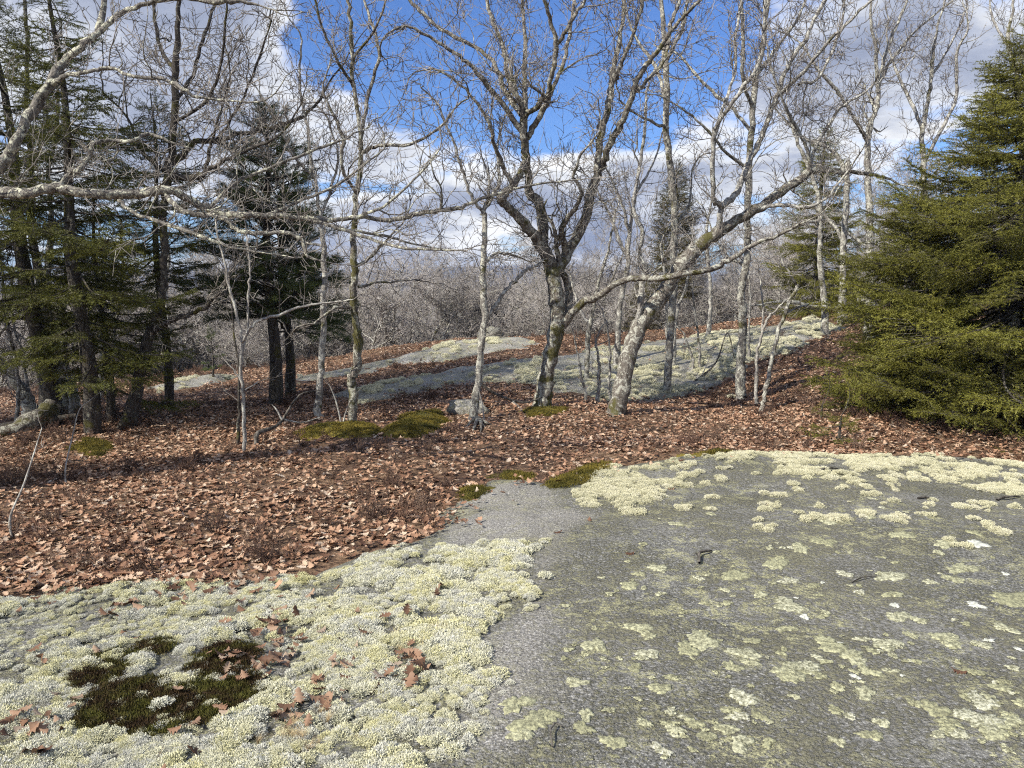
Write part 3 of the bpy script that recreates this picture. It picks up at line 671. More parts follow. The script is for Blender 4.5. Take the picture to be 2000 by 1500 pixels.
bare_tree('oak_tree', 'big forked oak with mossy lower trunk standing alone in the centre', (1060, 796),
    [(1056, 806, 52, 0), (1061, 775, 47), (1066, 740, 44), (1078, 680, 42), (1089, 630, 45), (1088, 590, 42), (1081, 545, 40), (1074, 512, 36)],
    [[(1074, 520, 34, 0), (1050, 470, 30, -.2), (1020, 430, 26, -.4), (998, 408, 24, -.5), (980, 388, 24, -.6), (1000, 364, 22, -.6), (1021, 326, 20, -.5), (1026, 298, 20, -.4), (1021, 262, 18, -.4)],
     [(1078, 525, 36, 0), (1064, 480, 30, .2), (1060, 437, 30, .2), (1052, 395, 28, .2), (1033, 374, 23, .1), (1031, 330, 22, 0), (1026, 290, 22, -.2), (1024, 250, 20, -.3)],
     [(1024, 262, 16, -.4), (965, 182, 14, -.6), (912, 122, 11, -.8), (874, 95, 8, -.9), (810, 55, 6, -1)],
     [(1018, 224, 15, -.3), (986, 175, 13, 0), (968, 130, 12, .2), (940, 98, 10, .4), (860, 56, 9, .6), (820, 20, 8, .7), (785, -15, 6, .8)],
     [(1026, 212, 14, -.3), (996, 165, 13, 0), (986, 105, 11, .3), (965, 45, 9, .5), (951, 0, 8, .6), (945, -60, 6, .7)],
     [(1024, 250, 15, -.3), (1024, 196, 13, .1), (1024, 140, 12, .5), (1025, 63, 9, .9), (1019, 0, 8, 1.1), (1015, -60, 6, 1.3)],
     [(1030, 270, 17, -.3), (1044, 245, 16, -.3), (1066, 203, 15, -.4), (1077, 150, 13, -.6), (1087, 95, 12, -.7), (1075, 42, 10, -.8), (1063, 0, 9, -.9), (1055, -60, 7, -1)],
     [(1066, 200, 12, -.4), (1098, 133, 10, -.1), (1112, 70, 9, .1), (1119, 21, 7, .3), (1125, -40, 6, .5)],
     [(1087, 92, 9, -.7), (1105, 60, 8, -.8), (1130, 20, 7, -.9), (1150, -10, 6, -1)],
     [(1002, 362, 13, -.6), (985, 330, 12, -.7), (965, 280, 10, -.9), (955, 240, 8, -1), (925, 190, 6, -1.1), (880, 150, 5, -1.2)],
     [(1085, 535, 32, 0), (1115, 483, 29, .2), (1143, 427, 28, .3), (1154, 378, 26, .3), (1164, 343, 22, .3), (1175, 259, 20, .4), (1192, 189, 17, .5), (1196, 140, 14, .6), (1210, 80, 12, .7), (1217, 35, 10, .8), (1225, -30, 8, .9)],
     [(1164, 352, 20, .3), (1182, 308, 19, .1), (1203, 259, 18, -.1), (1224, 217, 17, -.3), (1238, 175, 15, -.4), (1252, 140, 14, -.5), (1280, 105, 12, -.6), (1320, 50, 10, -.8), (1350, 17, 9, -.9), (1385, -20, 7, -1)],
     [(1238, 178, 11, -.4), (1262, 160, 10, 0), (1300, 110, 9, .2), (1310, 50, 8, .4), (1330, -10, 6, .5)],
     [(1194, 170, 12, .5), (1215, 120, 10, .3), (1240, 60, 9, .2), (1255, 0, 8, .1), (1262, -40, 6, 0)],
     [(1104, 495, 17, .1), (1098, 444, 15, -.2), (1119, 413, 13, -.4), (1136, 378, 10, -.6), (1122, 345, 7, -.7), (1135, 300, 5, -.8)],
     [(1096, 640, 22, 0), (1110, 605, 20, .1), (1111, 565, 20, .2), (1098, 532, 20, .1)],
     [(1100, 636, 24, 0), (1130, 598, 20, -.2), (1165, 578, 18, -.4), (1210, 552, 16, -.6), (1250, 543, 15, -.8), (1300, 543, 15, -1), (1335, 534, 14, -1.1), (1387, 526, 15, -1.1), (1433, 502, 12, -1.1), (1465, 481, 10, -1.1), (1524, 457, 7, -1.2), (1580, 430, 4, -1.3)]],
    ('oakmoss', 'oak'), every=.27, Lr=(.45, 1.25), dens=1.0, sides=16, trunk_twigs=False)

bare_tree('oak_tree', 'oak leaning hard to one side over the ledge with flaking bark', (1206, 812),
    [(1201, 824, 62, 0), (1207, 790, 50), (1215, 755, 46), (1228, 690, 46, .1), (1250, 640, 46, .2), (1285, 585, 46, .3), (1310, 550, 40, .4), (1335, 515, 42, .4), (1365, 480, 40, .5), (1400, 455, 34, .5), (1440, 430, 30, .6),
     (1500, 395, 26, .6), (1560, 350, 24, .7), (1590, 332, 22, .8), (1640, 335, 12, .8), (1700, 340, 8, .9), (1740, 350, 5, .9)],
    [[(1238, 655, 20, .2), (1247, 615, 16, .2), (1255, 551, 16, .2), (1261, 522, 14, .1), (1250, 503, 11, .1), (1253, 450, 10, 0), (1238, 405, 8, 0), (1245, 350, 5, 0)],
     [(1400, 452, 18, .5), (1408, 402, 15, .4), (1393, 385, 13, .3), (1394, 273, 12, .1), (1405, 238, 11, 0), (1454, 168, 10, -.2), (1489, 105, 9, -.3), (1492, 0, 7, -.4), (1495, -50, 5, -.5)],
     [(1394, 275, 8, .1), (1412, 210, 7, .3), (1435, 140, 6, .5), (1438, 60, 6, .6), (1452, -20, 5, .7)],
     [(1408, 405, 18, .4), (1440, 374, 17, .5), (1457, 329, 16, .6), (1475, 294, 15, .7), (1496, 245, 14, .8), (1517, 189, 13, .9), (1538, 133, 12, .9), (1573, 77, 10, 1), (1590, 38, 9, 1), (1608, 7, 8, 1), (1635, -30, 6, 1)],
     [(1517, 188, 9, .9), (1560, 150, 8, .6), (1610, 90, 7, .3), (1660, 40, 6, .1), (1710, -5, 5, 0)],
     [(1560, 165, 7, .7), (1600, 150, 6, .9), (1640, 60, 6, 1.1), (1650, -10, 5, 1.2)],
     [(1585, 338, 11, .8), (1576, 297, 10, .7), (1552, 245, 8, .6), (1530, 200, 6, .4), (1505, 130, 5, .3)],
     [(1583, 332, 9, .8), (1590, 290, 8, .8), (1620, 245, 7, .8), (1642, 210, 6, .8), (1690, 180, 4, .8)],
     [(1480, 408, 12, .6), (1520, 400, 10, .3), (1570, 405, 8, .1), (1610, 390, 6, 0), (1660, 330, 4, -.1)]],
    ('oak', 'grey'), every=.27, Lr=(.45, 1.2), sides=14, t0=.5)

bare_tree('slender_tree', 'tall straight pale-barked tree rising from lichen just beyond the leaning oak', (1303, 772),
    [(1303, 780, 27, 0), (1303, 765, 22), (1306, 700, 20), (1312, 620, 20), (1316, 540, 20), (1318, 430, 20), (1312, 350, 19), (1303, 270, 17), (1300, 150, 15), (1296, 60, 13), (1288, -20, 11), (1284, -80, 8)],
    [[(1301, 200, 9, 0), (1280, 130, 8, .2), (1240, 70, 6, .4), (1220, 10, 5, .5)], [(1300, 120, 9, 0), (1330, 60, 8, -.2), (1345, -10, 6, -.4)],
     [(1305, 250, 7, 0), (1275, 240, 6, -.4), (1230, 215, 5, -.7)], [(1318, 440, 6, 0), (1345, 400, 5, .3), (1352, 330, 4, .4)]],
    ('pale', 'pale'), every=.33, Lr=(.4, 1.1), t0=.4)
bare_tree('slender_tree', 'pale mottled tree with a dark ring, beside two thin saplings', (1447, 780),
    [(1446, 788, 38, 0), (1447, 770, 30), (1446, 720, 26), (1450, 650, 24), (1450, 600, 22), (1448, 560, 20), (1457, 520, 20), (1460, 450, 18), (1461, 350, 18), (1468, 245, 16), (1475, 157, 14), (1485, 110, 12), (1500, 20, 9), (1505, -40, 7)],
    [[(1466, 255, 10, 0), (1425, 205, 8, .2), (1380, 170, 7, .3), (1330, 110, 5, .5)], [(1470, 215, 9, 0), (1452, 150, 8, -.3), (1450, 60, 7, -.5), (1446, -20, 5, -.6)],
     [(1462, 330, 8, 0), (1410, 290, 7, -.3), (1380, 250, 6, -.4), (1330, 210, 4, -.5)], [(1476, 150, 8, 0), (1520, 90, 7, .3), (1560, 30, 6, .4), (1580, -20, 5, .5)],
     [(1457, 520, 8, 0), (1420, 500, 6, .3), (1390, 450, 4, .5)]],
    ('pale', 'pale'), every=.33, Lr=(.4, 1.1), t0=.35)
bare_tree('sapling', 'pale leaning sapling with a broken bent top beside the mottled tree', (1488, 806),
    [(1487, 812, 15, 0), (1492, 780, 12), (1500, 745, 12), (1510, 690, 11), (1528, 625, 10), (1545, 585, 8), (1558, 556, 9)],
    [[(1556, 558, 5, 0), (1540, 530, 4, -.1), (1528, 510, 3, -.1), (1520, 480, 2, -.1)], [(1530, 615, 5, 0), (1560, 600, 4, .1), (1600, 590, 2.5, .2)]], ('pale', 'pale'), every=.5, Lr=(.15, .4), lev=1, sides=8, trunk_twigs=False)
bare_tree('sapling', 'thin upright sapling between the mottled tree and the leaning sapling', (1476, 795),
    [(1476, 799, 9, 0), (1477, 750, 8), (1478, 700, 7), (1487, 660, 6), (1500, 620, 6), (1512, 610, 4), (1530, 590, 3)], [[(1487, 660, 5, 0), (1490, 600, 4, .1), (1484, 540, 3, .2)]],
    ('sapling', 'sapling'), every=.3, Lr=(.15, .45), lev=1, sides=7)
bare_tree('forked_tree', 'slim pale forked tree with exposed roots and a stone at its foot', (924, 820),
    [(930, 832, 34, 0), (925, 812, 26), (932, 760, 20), (938, 700, 18), (944, 640, 18), (948, 610, 18), (943, 550, 16), (945, 500, 15), (947, 430, 13), (944, 413, 12)],
    [[(944, 418, 9, 0), (925, 390, 8, -.1), (905, 340, 7, -.2), (890, 290, 6, -.3), (862, 220, 5, -.4)], [(944, 418, 9, 0), (960, 385, 8, .2), (975, 350, 7, .3), (970, 290, 5, .4), (985, 230, 4, .5)],
     [(948, 622, 13, 0), (965, 600, 11, .1), (985, 570, 10, .2), (1010, 545, 8, .3), (1030, 525, 7, .4), (1060, 510, 5, .5), (1090, 470, 3, .6)],
     [(944, 520, 8, 0), (960, 500, 7, .3), (990, 495, 6, .5), (1020, 505, 4, .7)]],
    ('pale', 'grey'), every=.26, Lr=(.35, .95), t0=.4)
bare_tree('oak_tree', 'crooked oak with yellow-lichen blotched trunk standing in moss', (688, 826),
    [(687, 836, 34, 0), (688, 815, 25), (690, 770, 24), (686, 742, 26), (697, 715, 23), (699, 660, 27), (694, 630, 21), (690, 570, 18), (692, 530, 18), (690, 480, 16), (695, 400, 15), (703, 330, 13), (704, 260, 12), (692, 170, 10), (685, 80, 8), (680, 0, 7), (676, -50, 6)],
    [[(702, 280, 9, 0), (722, 180, 8, .3), (740, 110, 7, .4), (728, 50, 6, .5), (705, -20, 5, .6)], [(698, 380, 9, 0), (670, 330, 8, -.3), (668, 265, 8, -.4), (640, 200, 5, -.5)],
     [(703, 300, 10, 0), (740, 285, 9, -.2), (800, 283, 7, -.4), (850, 255, 5, -.5), (900, 200, 4, -.6)], [(696, 520, 9, 0), (720, 505, 7, .2), (755, 470, 5, .3)],
     [(690, 600, 9, 0), (660, 600, 8, -.2), (640, 612, 6, -.3)], [(700, 560, 7, 0), (740, 552, 5, .3), (800, 548, 3, .5)], [(690, 170, 7, 0), (655, 110, 6, -.3), (625, 40, 5, -.5), (610, -30, 4, -.6)],
     [(688, 120, 6, 0), (735, 50, 5, -.3), (760, -20, 4, -.5)]],
    ('oakmoss', 'oak'), every=.27, Lr=(.4, 1.1), t0=.45)
bare_tree('slender_tree', 'narrow grey tree just left of the blotched crooked oak', (622, 815),
    [(622, 822, 26, 0), (622, 800, 20), (625, 750, 17), (630, 680, 17), (632, 600, 15), (634, 520, 14), (632, 470, 12), (622, 400, 9), (612, 330, 7), (600, 250, 6), (585, 160, 5), (590, 80, 4)],
    [[(626, 420, 7, 0), (650, 360, 6, .2), (660, 300, 5, .3), (640, 230, 4, .4)], [(615, 350, 6, 0), (570, 300, 5, -.3), (545, 240, 4, -.4), (500, 170, 3, -.5)], [(632, 480, 6, 0), (590, 470, 5, .4), (560, 430, 4, .5)]],
    ('grey', 'grey'), every=.25, Lr=(.4, 1.1), t0=.45)
bare_tree('sapling', 'smooth whitish sapling with one long arching side branch, in front of the pine', (477, 884),
    [(478, 890, 11, 0), (477, 870, 10), (476, 800, 9), (472, 740, 9), (473, 690, 8), (470, 655, 7), (458, 600, 6), (448, 560, 5), (438, 510, 4), (425, 460, 4), (418, 400, 3)],
    [[(473, 668, 6, 0), (490, 640, 6, -.1), (510, 625, 6, -.1), (545, 615, 6, -.2), (590, 598, 5, -.2), (640, 592, 4, -.2), (690, 585, 2.5, -.3)], [(472, 690, 5, 0), (484, 640, 5, .1), (486, 560, 5, .1), (488, 520, 4, .1), (484, 480, 3, .1), (478, 420, 2.5, .1)],
     [(470, 742, 4, 0), (455, 720, 3.5, 0), (440, 705, 2.5, 0)], [(478, 762, 4, 0), (505, 745, 2.5, .1)]],
    ('sapling', 'sapling'), every=.28, Lr=(.15, .45), lev=1, sides=9, t0=.5)
bare_tree('sapling', 'thin dark sapling close beside the whitish arching sapling', (466, 872),
    [(466, 878, 8, 0), (466, 820, 7), (467, 760, 6), (464, 700, 5), (456, 640, 4), (452, 580, 3)], [], ('dark', 'dark'), every=.3, Lr=(.15, .5), lev=1, sides=6)
bare_tree('oak_tree', 'dark curved oak with mossy foot and heavy side limbs among the spruces', (252, 836),
    [(246, 846, 52, 0), (254, 815, 40), (262, 790, 34), (270, 735, 30), (285, 680, 30), (295, 645, 26), (310, 605, 22), (320, 560, 20), (322, 500, 20), (318, 440, 20), (322, 380, 24), (328, 345, 24), (338, 260, 20), (343, 150, 18), (345, 90, 14), (350, 0, 10), (352, -60, 8)],
    [[(291, 662, 19, 0), (310, 640, 16, -.1), (335, 625, 14, -.2), (370, 615, 12, -.2), (400, 600, 10, -.3), (415, 585, 6, -.3)], [(330, 345, 18, 0), (370, 346, 16, -.2), (395, 342, 15, -.3), (420, 325, 12, -.4), (475, 295, 9, -.6), (520, 280, 6, -.7)],
     [(332, 320, 20, 0), (360, 298, 18, .1), (380, 276, 16, .2), (420, 275, 14, .3), (470, 262, 12, .4), (530, 250, 10, .5), (580, 232, 8, .6), (620, 200, 6, .7), (650, 150, 4, .8)],
     [(395, 342, 9, -.3), (408, 310, 8, -.3), (412, 278, 7, -.3), (430, 220, 5, -.4), (450, 150, 4, -.4)], [(340, 200, 10, 0), (375, 150, 9, .3), (395, 80, 7, .4), (420, 10, 6, .5)], [(338, 240, 9, 0), (400, 200, 8, -.3), (430, 130, 6, -.5), (440, 40, 5, -.6)],
     [(342, 140, 9, 0), (310, 80, 8, .2), (300, 10, 6, .3)], [(330, 340, 8, 0), (280, 300, 7, .3), (250, 230, 5, .5), (200, 180, 4, .6)], [(420, 275, 8, .3), (460, 220, 6, .2), (500, 130, 5, .1), (530, 40, 4, 0)]],
    ('dark', 'dark'), every=.25, Lr=(.45, 1.25), t0=.45)
bare_tree('oak_tree', 'pair-leaning oak stem with pale lichen at the left edge, behind a fallen log', (128, 800), d=10.6, trunk=
    [(136, 812, 44, 0), (128, 780, 36), (115, 700, 34), (97, 640, 30), (82, 560, 26), (70, 500, 22), (60, 420, 18), (62, 330, 14), (50, 220, 11), (55, 110, 9), (48, 0, 7)],
    limbs=[[(90, 600, 12, 0), (60, 560, 10, -.2), (20, 530, 8, -.3), (-30, 480, 6, -.4)], [(62, 330, 8, 0), (90, 240, 7, .2), (95, 150, 5, .3), (120, 60, 4, .4)]], mats=('oakmoss', 'grey'), every=.35, Lr=(.4, 1.1), t0=.4)
bare_tree('oak_tree', 'pale blotched oak stem between the leaning stem and the shaded spruce trunk', (140, 805), d=11.4, trunk=
    [(152, 815, 34, 0), (140, 770, 30), (125, 720, 30), (105, 660, 28), (92, 600, 24), (95, 520, 18), (100, 430, 14), (95, 340, 10), (110, 250, 8), (115, 150, 6)],
    limbs=[[(100, 640, 10, 0), (130, 590, 8, .2), (140, 530, 6, .3)]], mats=('pale', 'grey'), every=.35, Lr=(.4, 1.1), t0=.4)
bare_tree('oak_tree', 'pale oak bending in low from the left edge above the log', (58, 790), d=10.2, trunk=
    [(62, 808, 36, 0), (50, 775, 32), (20, 730, 28), (-15, 690, 26), (-50, 600, 22), (-70, 480, 16), (-60, 330, 12)], limbs=[[(30, 745, 10, 0), (28, 690, 8, 0), (12, 620, 6, .1), (5, 540, 5, .1)], [(-20, 690, 8, 0), (10, 640, 6, -.2), (45, 660, 4, -.3)]],
    mats=('pale', 'grey'), every=.3, Lr=(.35, 1.0), t0=.3)

LEFT = 'thin grey stems in the thicket at the left edge'
for bx, by, dd, tr, lab in [
    (30, 830, 10.0, [(32, 836, 9, 0), (36, 760, 8), (28, 690, 7), (12, 620, 6), (5, 540, 5), (-5, 450, 4)], 'thin grey stem nearest the left edge above the log'),
    (60, 812, 10.8, [(64, 820, 8, 0), (52, 740, 7), (40, 680, 6), (20, 600, 5), (30, 520, 4)], 'slanting thin stem crossing the bent pale oak'),
    (215, 810, 11.5, [(216, 818, 10, 0), (212, 740, 9), (222, 670, 8), (232, 600, 7), (240, 520, 6), (236, 430, 4)], 'thin dark stem left of the dark curved oak'),
    (140, 815, 10.2, [(140, 822, 10, 0), (136, 760, 9), (128, 690, 8), (120, 600, 7), (128, 520, 5), (118, 430, 4)], 'thin stem rising in front of the blotched pale stem'),
    (330, 742, 16.5, [(330, 760, 20, 0), (328, 700, 17), (330, 640, 14), (322, 570, 10), (330, 500, 7)], 'stout grey stem beyond the ridge right of the dark curved oak'),
    (195, 800, 12.5, [(194, 812, 9, 0), (200, 740, 8), (196, 660, 7), (205, 580, 6), (200, 500, 4)], 'thin stem behind the tall thin-crowned spruce')]:
    bare_tree('thin_stem', lab, (bx, by), tr, [], ('grey', 'grey'), LEFT, every=.16, Lr=(.35, 1.1), lev=2, d=dd, sides=7, t0=.15, cat='sapling')

# the oak outside the picture on the sunny side; its low lichened limbs reach in
def big_left():
    q = np.array([-5.45, 5.7, 0.]); q[2] = gz(q[0], q[1]); th = thing('oak_tree', 'lichen-crusted oak reaching long limbs in from the left edge over the litter', 'tree', tuple(q))
    tp = catmull([[-5.4, 5.7, q[2] - .15, .24], [-5.45, 5.7, .6, .2], [-5.4, 5.75, 1.4, .19], [-5.5, 5.7, 2.4, .16], [-5.3, 5.6, 3.2, .12], [-5.4, 5.7, 4.0, .08], [-5.2, 5.8, 4.8, .04]], 6)
    tubes('trunk', [(tp[:, :3], tp[:, 3])], 14, M['oak'], th, q, rough=.2); tw = []; d0 = 6.2
    limbs = [
        [(-250, 430, 44, .1), (-120, 400, 34, 0), (0, 378, 31, -.2), (50, 378, 30, -.3), (110, 368, 28, -.3), (180, 378, 28, -.3), (260, 380, 26, -.2), (330, 372, 22, -.2), (380, 395, 18, -.1), (440, 418, 16, 0), (520, 420, 15, 0), (600, 425, 14, .1), (640, 430, 12, .1),
         (700, 425, 12, .1), (760, 430, 12, .2), (810, 420, 12, .2), (860, 412, 11, .2), (910, 402, 10, .3), (950, 385, 8, .3), (990, 372, 6, .4), (1050, 360, 5, .4), (1140, 350, 3, .5)],
        [(325, 380, 14, -.2), (350, 408, 13, -.3), (400, 420, 12, -.3), (440, 425, 12, -.4), (465, 450, 11, -.4), (500, 456, 12, -.4), (560, 455, 10, -.4), (590, 470, 8, -.4), (602, 500, 6, -.4), (640, 512, 3, -.4)],
        [(232, 392, 10, -.3), (260, 415, 9, -.4), (330, 440, 8, -.5), (400, 465, 7, -.6), (460, 485, 5, -.6), (560, 500, 3, -.7)],
        [(600, 428, 9, .1), (660, 445, 8, 0), (720, 465, 7, 0), (790, 485, 7, -.1), (860, 488, 5, -.1), (910, 490, 3, -.2)],
        [(640, 440, 7, 0), (700, 452, 6, .1), (760, 462, 6, .2), (800, 475, 4, .2), (880, 490, 3, .3)],
        [(110, 372, 14, -.3), (135, 338, 14, -.2), (155, 332, 13, -.2), (172, 307, 12, -.1), (185, 280, 12, -.1), (220, 275, 10, 0), (260, 275, 9, 0), (290, 262, 7, .1), (340, 280, 5, .1)],
        [(-250, 520, 50, .1), (-100, 440, 44, 0), (-20, 350, 38, -.2), (8, 315, 34, -.2), (35, 270, 28, -.2), (60, 225, 27, -.1), (95, 170, 26, -.1), (125, 120, 24, 0), (165, 85, 20, 0), (200, 55, 15, .1), (240, 25, 13, .1), (300, 0, 11, .1), (340, -30, 8, .2)],
        [(98, 165, 13, -.1), (130, 148, 11, -.2), (175, 140, 10, -.3), (215, 132, 10, -.3), (259, 150, 9, -.4), (315, 154, 8, -.4), (360, 175, 8, -.5), (385, 189, 7, -.5), (483, 200, 4, -.6)],
        [(192, 62, 16, .1), (205, 0, 15, .2), (212, -70, 11, .2)],
        [(300, 0, 13, .1), (360, -5, 12, 0), (420, 3, 12, -.1), (470, 2, 9, -.1), (505, 10, 4, -.1)],
        [(410, 408, 9, 0), (450, 365, 8, .1), (520, 330, 7, .2), (620, 290, 6, .3), (680, 270, 4, .4)],
        [(520, 420, 8, 0), (580, 395, 7, .2), (660, 360, 6, .3), (740, 300, 4, .4)],
        [(700, 425, 7, .1), (760, 395, 6, 0), (820, 340, 5, 0), (860, 290, 3, 0)], [(860, 412, 6, .2), (862, 370, 5, .1), (845, 335, 4, 0), (840, 300, 3, 0)]]
    for lb in limbs:
        lp, lr = px_limb(lb, d0, jit=.006); tubes('limb', [(lp, lr)], 9, M['limb'], th, q, rough=.35)
        limb_twigs(tw, lp, lr, .12, (.3, .95), 2, .1, 1.0, up=.10, rmin=.0028)
    for k in range(9): limb_twigs(tw, tp[16 + 2 * k:22 + 2 * k, :3], tp[16 + 2 * k:22 + 2 * k, 3], .25, (.8, 1.8), 2, .0, .8, rmin=.004)
    crown(tw, M['limb'], th, q, .006)
big_left()

# trees standing on and behind the ridge
BACK = 'stems of the open wood behind the ledge'
bare_tree('snag_tree', 'white stem with a dead horizontal limb in front of the ridge spruce', (1612, 640), [(1612, 660, 18, 0), (1611, 600, 16), (1604, 540, 15), (1602, 500, 14), (1600, 450, 13), (1602, 400, 12), (1580, 330, 10), (1555, 270, 8), (1530, 200, 5)],
    [[(1612, 602, 10, -.1), (1580, 597, 9, -.2), (1545, 590, 8, -.3), (1510, 590, 5, -.3), (1470, 598, 3, -.3)], [(1612, 602, 9, -.1), (1640, 603, 8, 0), (1660, 612, 6, 0)], [(1601, 430, 8, 0), (1560, 440, 6, -.3), (1500, 470, 4, -.4)]], ('pale', 'pale'), every=.4, Lr=(.5, 1.3), d=15.5)
bare_tree('snag_tree', 'broken-topped white trunk beside the ridge spruce', (1645, 610), [(1645, 625, 18, 0), (1647, 540, 16), (1648, 480, 15), (1652, 400, 15), (1655, 330, 13), (1657, 315, 8)],
    [[(1652, 350, 12, 0), (1640, 312, 12, .1), (1612, 285, 11, .2), (1570, 270, 9, .3), (1540, 240, 6, .4), (1510, 210, 4, .5)], [(1650, 480, 8, 0), (1620, 430, 7, .2), (1560, 380, 5, .3)], [(1650, 450, 7, 0), (1690, 480, 6, -.2), (1705, 490, 4, -.3)]], ('pale', 'pale'), every=.45, Lr=(.5, 1.3), d=16.5, trunk_twigs=False)
bare_tree('forked_tree', 'tall white-barked tree forking high above the low spruce boughs', (1700, 560), [(1702, 590, 24, 0), (1700, 500, 22), (1697, 400, 18), (1695, 330, 16), (1695, 273, 15)],
    [[(1695, 280, 12, 0), (1702, 240, 11, .1), (1715, 200, 11, .1), (1718, 150, 9, .2), (1735, 90, 8, .3), (1760, 30, 6, .4), (1780, -20, 4, .4)], [(1694, 275, 12, 0), (1680, 250, 10, -.2), (1655, 210, 9, -.3), (1635, 175, 8, -.4), (1600, 140, 6, -.5), (1570, 90, 4, -.5)],
     [(1714, 180, 8, .1), (1710, 100, 7, 0), (1700, 30, 6, -.1), (1706, -30, 4, -.1)], [(1718, 160, 7, .2), (1740, 120, 6, .5), (1790, 60, 5, .7), (1850, 10, 4, .8)]], ('pale', 'pale'), every=.4, Lr=(.5, 1.4), d=14.5)
bare_tree('forked_tree', 'thin white-limbed tree rising beside the big spruce shoulder', (1800, 520), [(1806, 560, 18, 0), (1800, 450, 16), (1805, 340, 14), (1800, 270, 12), (1808, 220, 10), (1818, 160, 9), (1822, 110, 7), (1832, 50, 5), (1850, -10, 4)],
    [[(1803, 260, 9, 0), (1785, 210, 8, .2), (1755, 150, 6, .4), (1735, 90, 4, .5)], [(1803, 320, 9, 0), (1840, 250, 8, -.2), (1868, 190, 7, -.3), (1868, 110, 6, -.4), (1890, 60, 4, -.5)], [(1818, 150, 6, 0), (1850, 100, 5, .3), (1880, 40, 4, .4)]], ('pale', 'grey'), every=.35, Lr=(.5, 1.4), d=15.5)
bare_tree('forked_tree', 'small-crowned tree whose top shows above the big spruce tip', (1992, 300), [(2000, 400, 16, 0), (1995, 250, 13), (1985, 140, 11), (1968, 80, 8), (1978, 20, 6), (1985, -40, 4)],
    [[(1985, 140, 8, 0), (2010, 70, 6, .2), (2030, 0, 4, .3)], [(1970, 90, 6, 0), (1940, 40, 5, .2), (1930, -10, 3, .3)]], ('pale', 'grey'), every=.4, Lr=(.5, 1.2), d=14.0)
bare_tree('slender_tree', 'crooked thin tree between the big forked oak and the leaning oak', (1207, 700), [(1204, 720, 16, 0), (1207, 642, 15), (1215, 578, 14), (1226, 519, 13), (1228, 470, 11), (1245, 350, 9), (1259, 262, 7), (1262, 180, 5)],
    [[(1226, 500, 9, 0), (1210, 470, 8, .1), (1195, 430, 6, .2), (1170, 380, 4, .3)], [(1230, 460, 7, 0), (1215, 400, 6, -.2), (1190, 340, 4, -.3)], [(1240, 380, 6, 0), (1275, 320, 5, .2), (1300, 240, 3, .3)]], ('grey', 'grey'), every=.3, Lr=(.4, 1.2), d=13.5)
bare_tree('slender_tree', 'short pale tree standing on the ledge right of the central oak', (1146, 772), [(1144, 785, 15, 0), (1146, 740, 13), (1148, 680, 13), (1151, 640, 13), (1162, 590, 9), (1175, 530, 7), (1190, 480, 5), (1200, 420, 4)],
    [[(1152, 635, 7, 0), (1130, 600, 6, .3), (1115, 540, 4, .4)], [(1160, 590, 6, 0), (1185, 570, 5, -.2), (1205, 520, 4, -.3)]], ('pale', 'grey'), every=.3, Lr=(.3, .9), d=12.6)
SMALL = 'thin grey stems on the ledge behind the leaning oak'
for bx, by, dd, tr, lab in [
    (1317, 730, 13.2, [(1316, 742, 9, 0), (1317, 690, 8), (1322, 610, 7), (1343, 546, 6), (1352, 470, 4)], 'thin grey stem just right of the tall straight pale tree'),
    (1298, 742, 13.4, [(1297, 756, 9, 0), (1302, 700, 8), (1303, 650, 7), (1300, 560, 6), (1290, 480, 4)], 'thin dark stem half hidden behind the tall straight pale tree'),
    (1380, 690, 15.5, [(1378, 700, 14, 0), (1384, 650, 12), (1388, 600, 10), (1386, 540, 8), (1380, 460, 6), (1392, 380, 4)], 'dark-footed stem on the ledge crest midway to the mottled tree'),
    (1352, 742, 13.0, [(1352, 752, 7, 0), (1354, 715, 6), (1350, 690, 5), (1338, 660, 4)], 'short broken stub on the ledge crest left of the dark-footed stem'),
    (1367, 735, 13.0, [(1367, 742, 7, 0), (1366, 700, 6), (1362, 650, 5), (1355, 590, 4), (1352, 540, 3)], 'whip-thin stem right of the short broken stub'),
    (1169, 790, 10.9, [(1168, 794, 11, 0), (1169, 760, 9), (1170, 725, 9), (1169, 700, 6)], 'dead upright stub left of the leaning oak foot'),
    (1140, 790, 11.2, [(1148, 795, 8, 0), (1142, 765, 7), (1135, 730, 6), (1128, 690, 4), (1122, 660, 3)], 'thin dead stem forking beside the central oak'),
    (1463, 700, 13.6, [(1464, 706, 6, 0), (1462, 650, 5), (1466, 580, 4), (1458, 500, 3)], 'very thin stem right behind the mottled tree'),
    (1191, 790, 11.4, [(1192, 796, 7, 0), (1190, 740, 6), (1192, 690, 5), (1186, 630, 4)], 'thin stem tucked behind the leaning oak trunk')]:
    bare_tree('thin_stem', lab, (bx, by), tr, [], ('grey', 'grey'), SMALL, every=.22, Lr=(.25, .8), lev=1, d=dd, sides=7, t0=.3, cat='sapling')

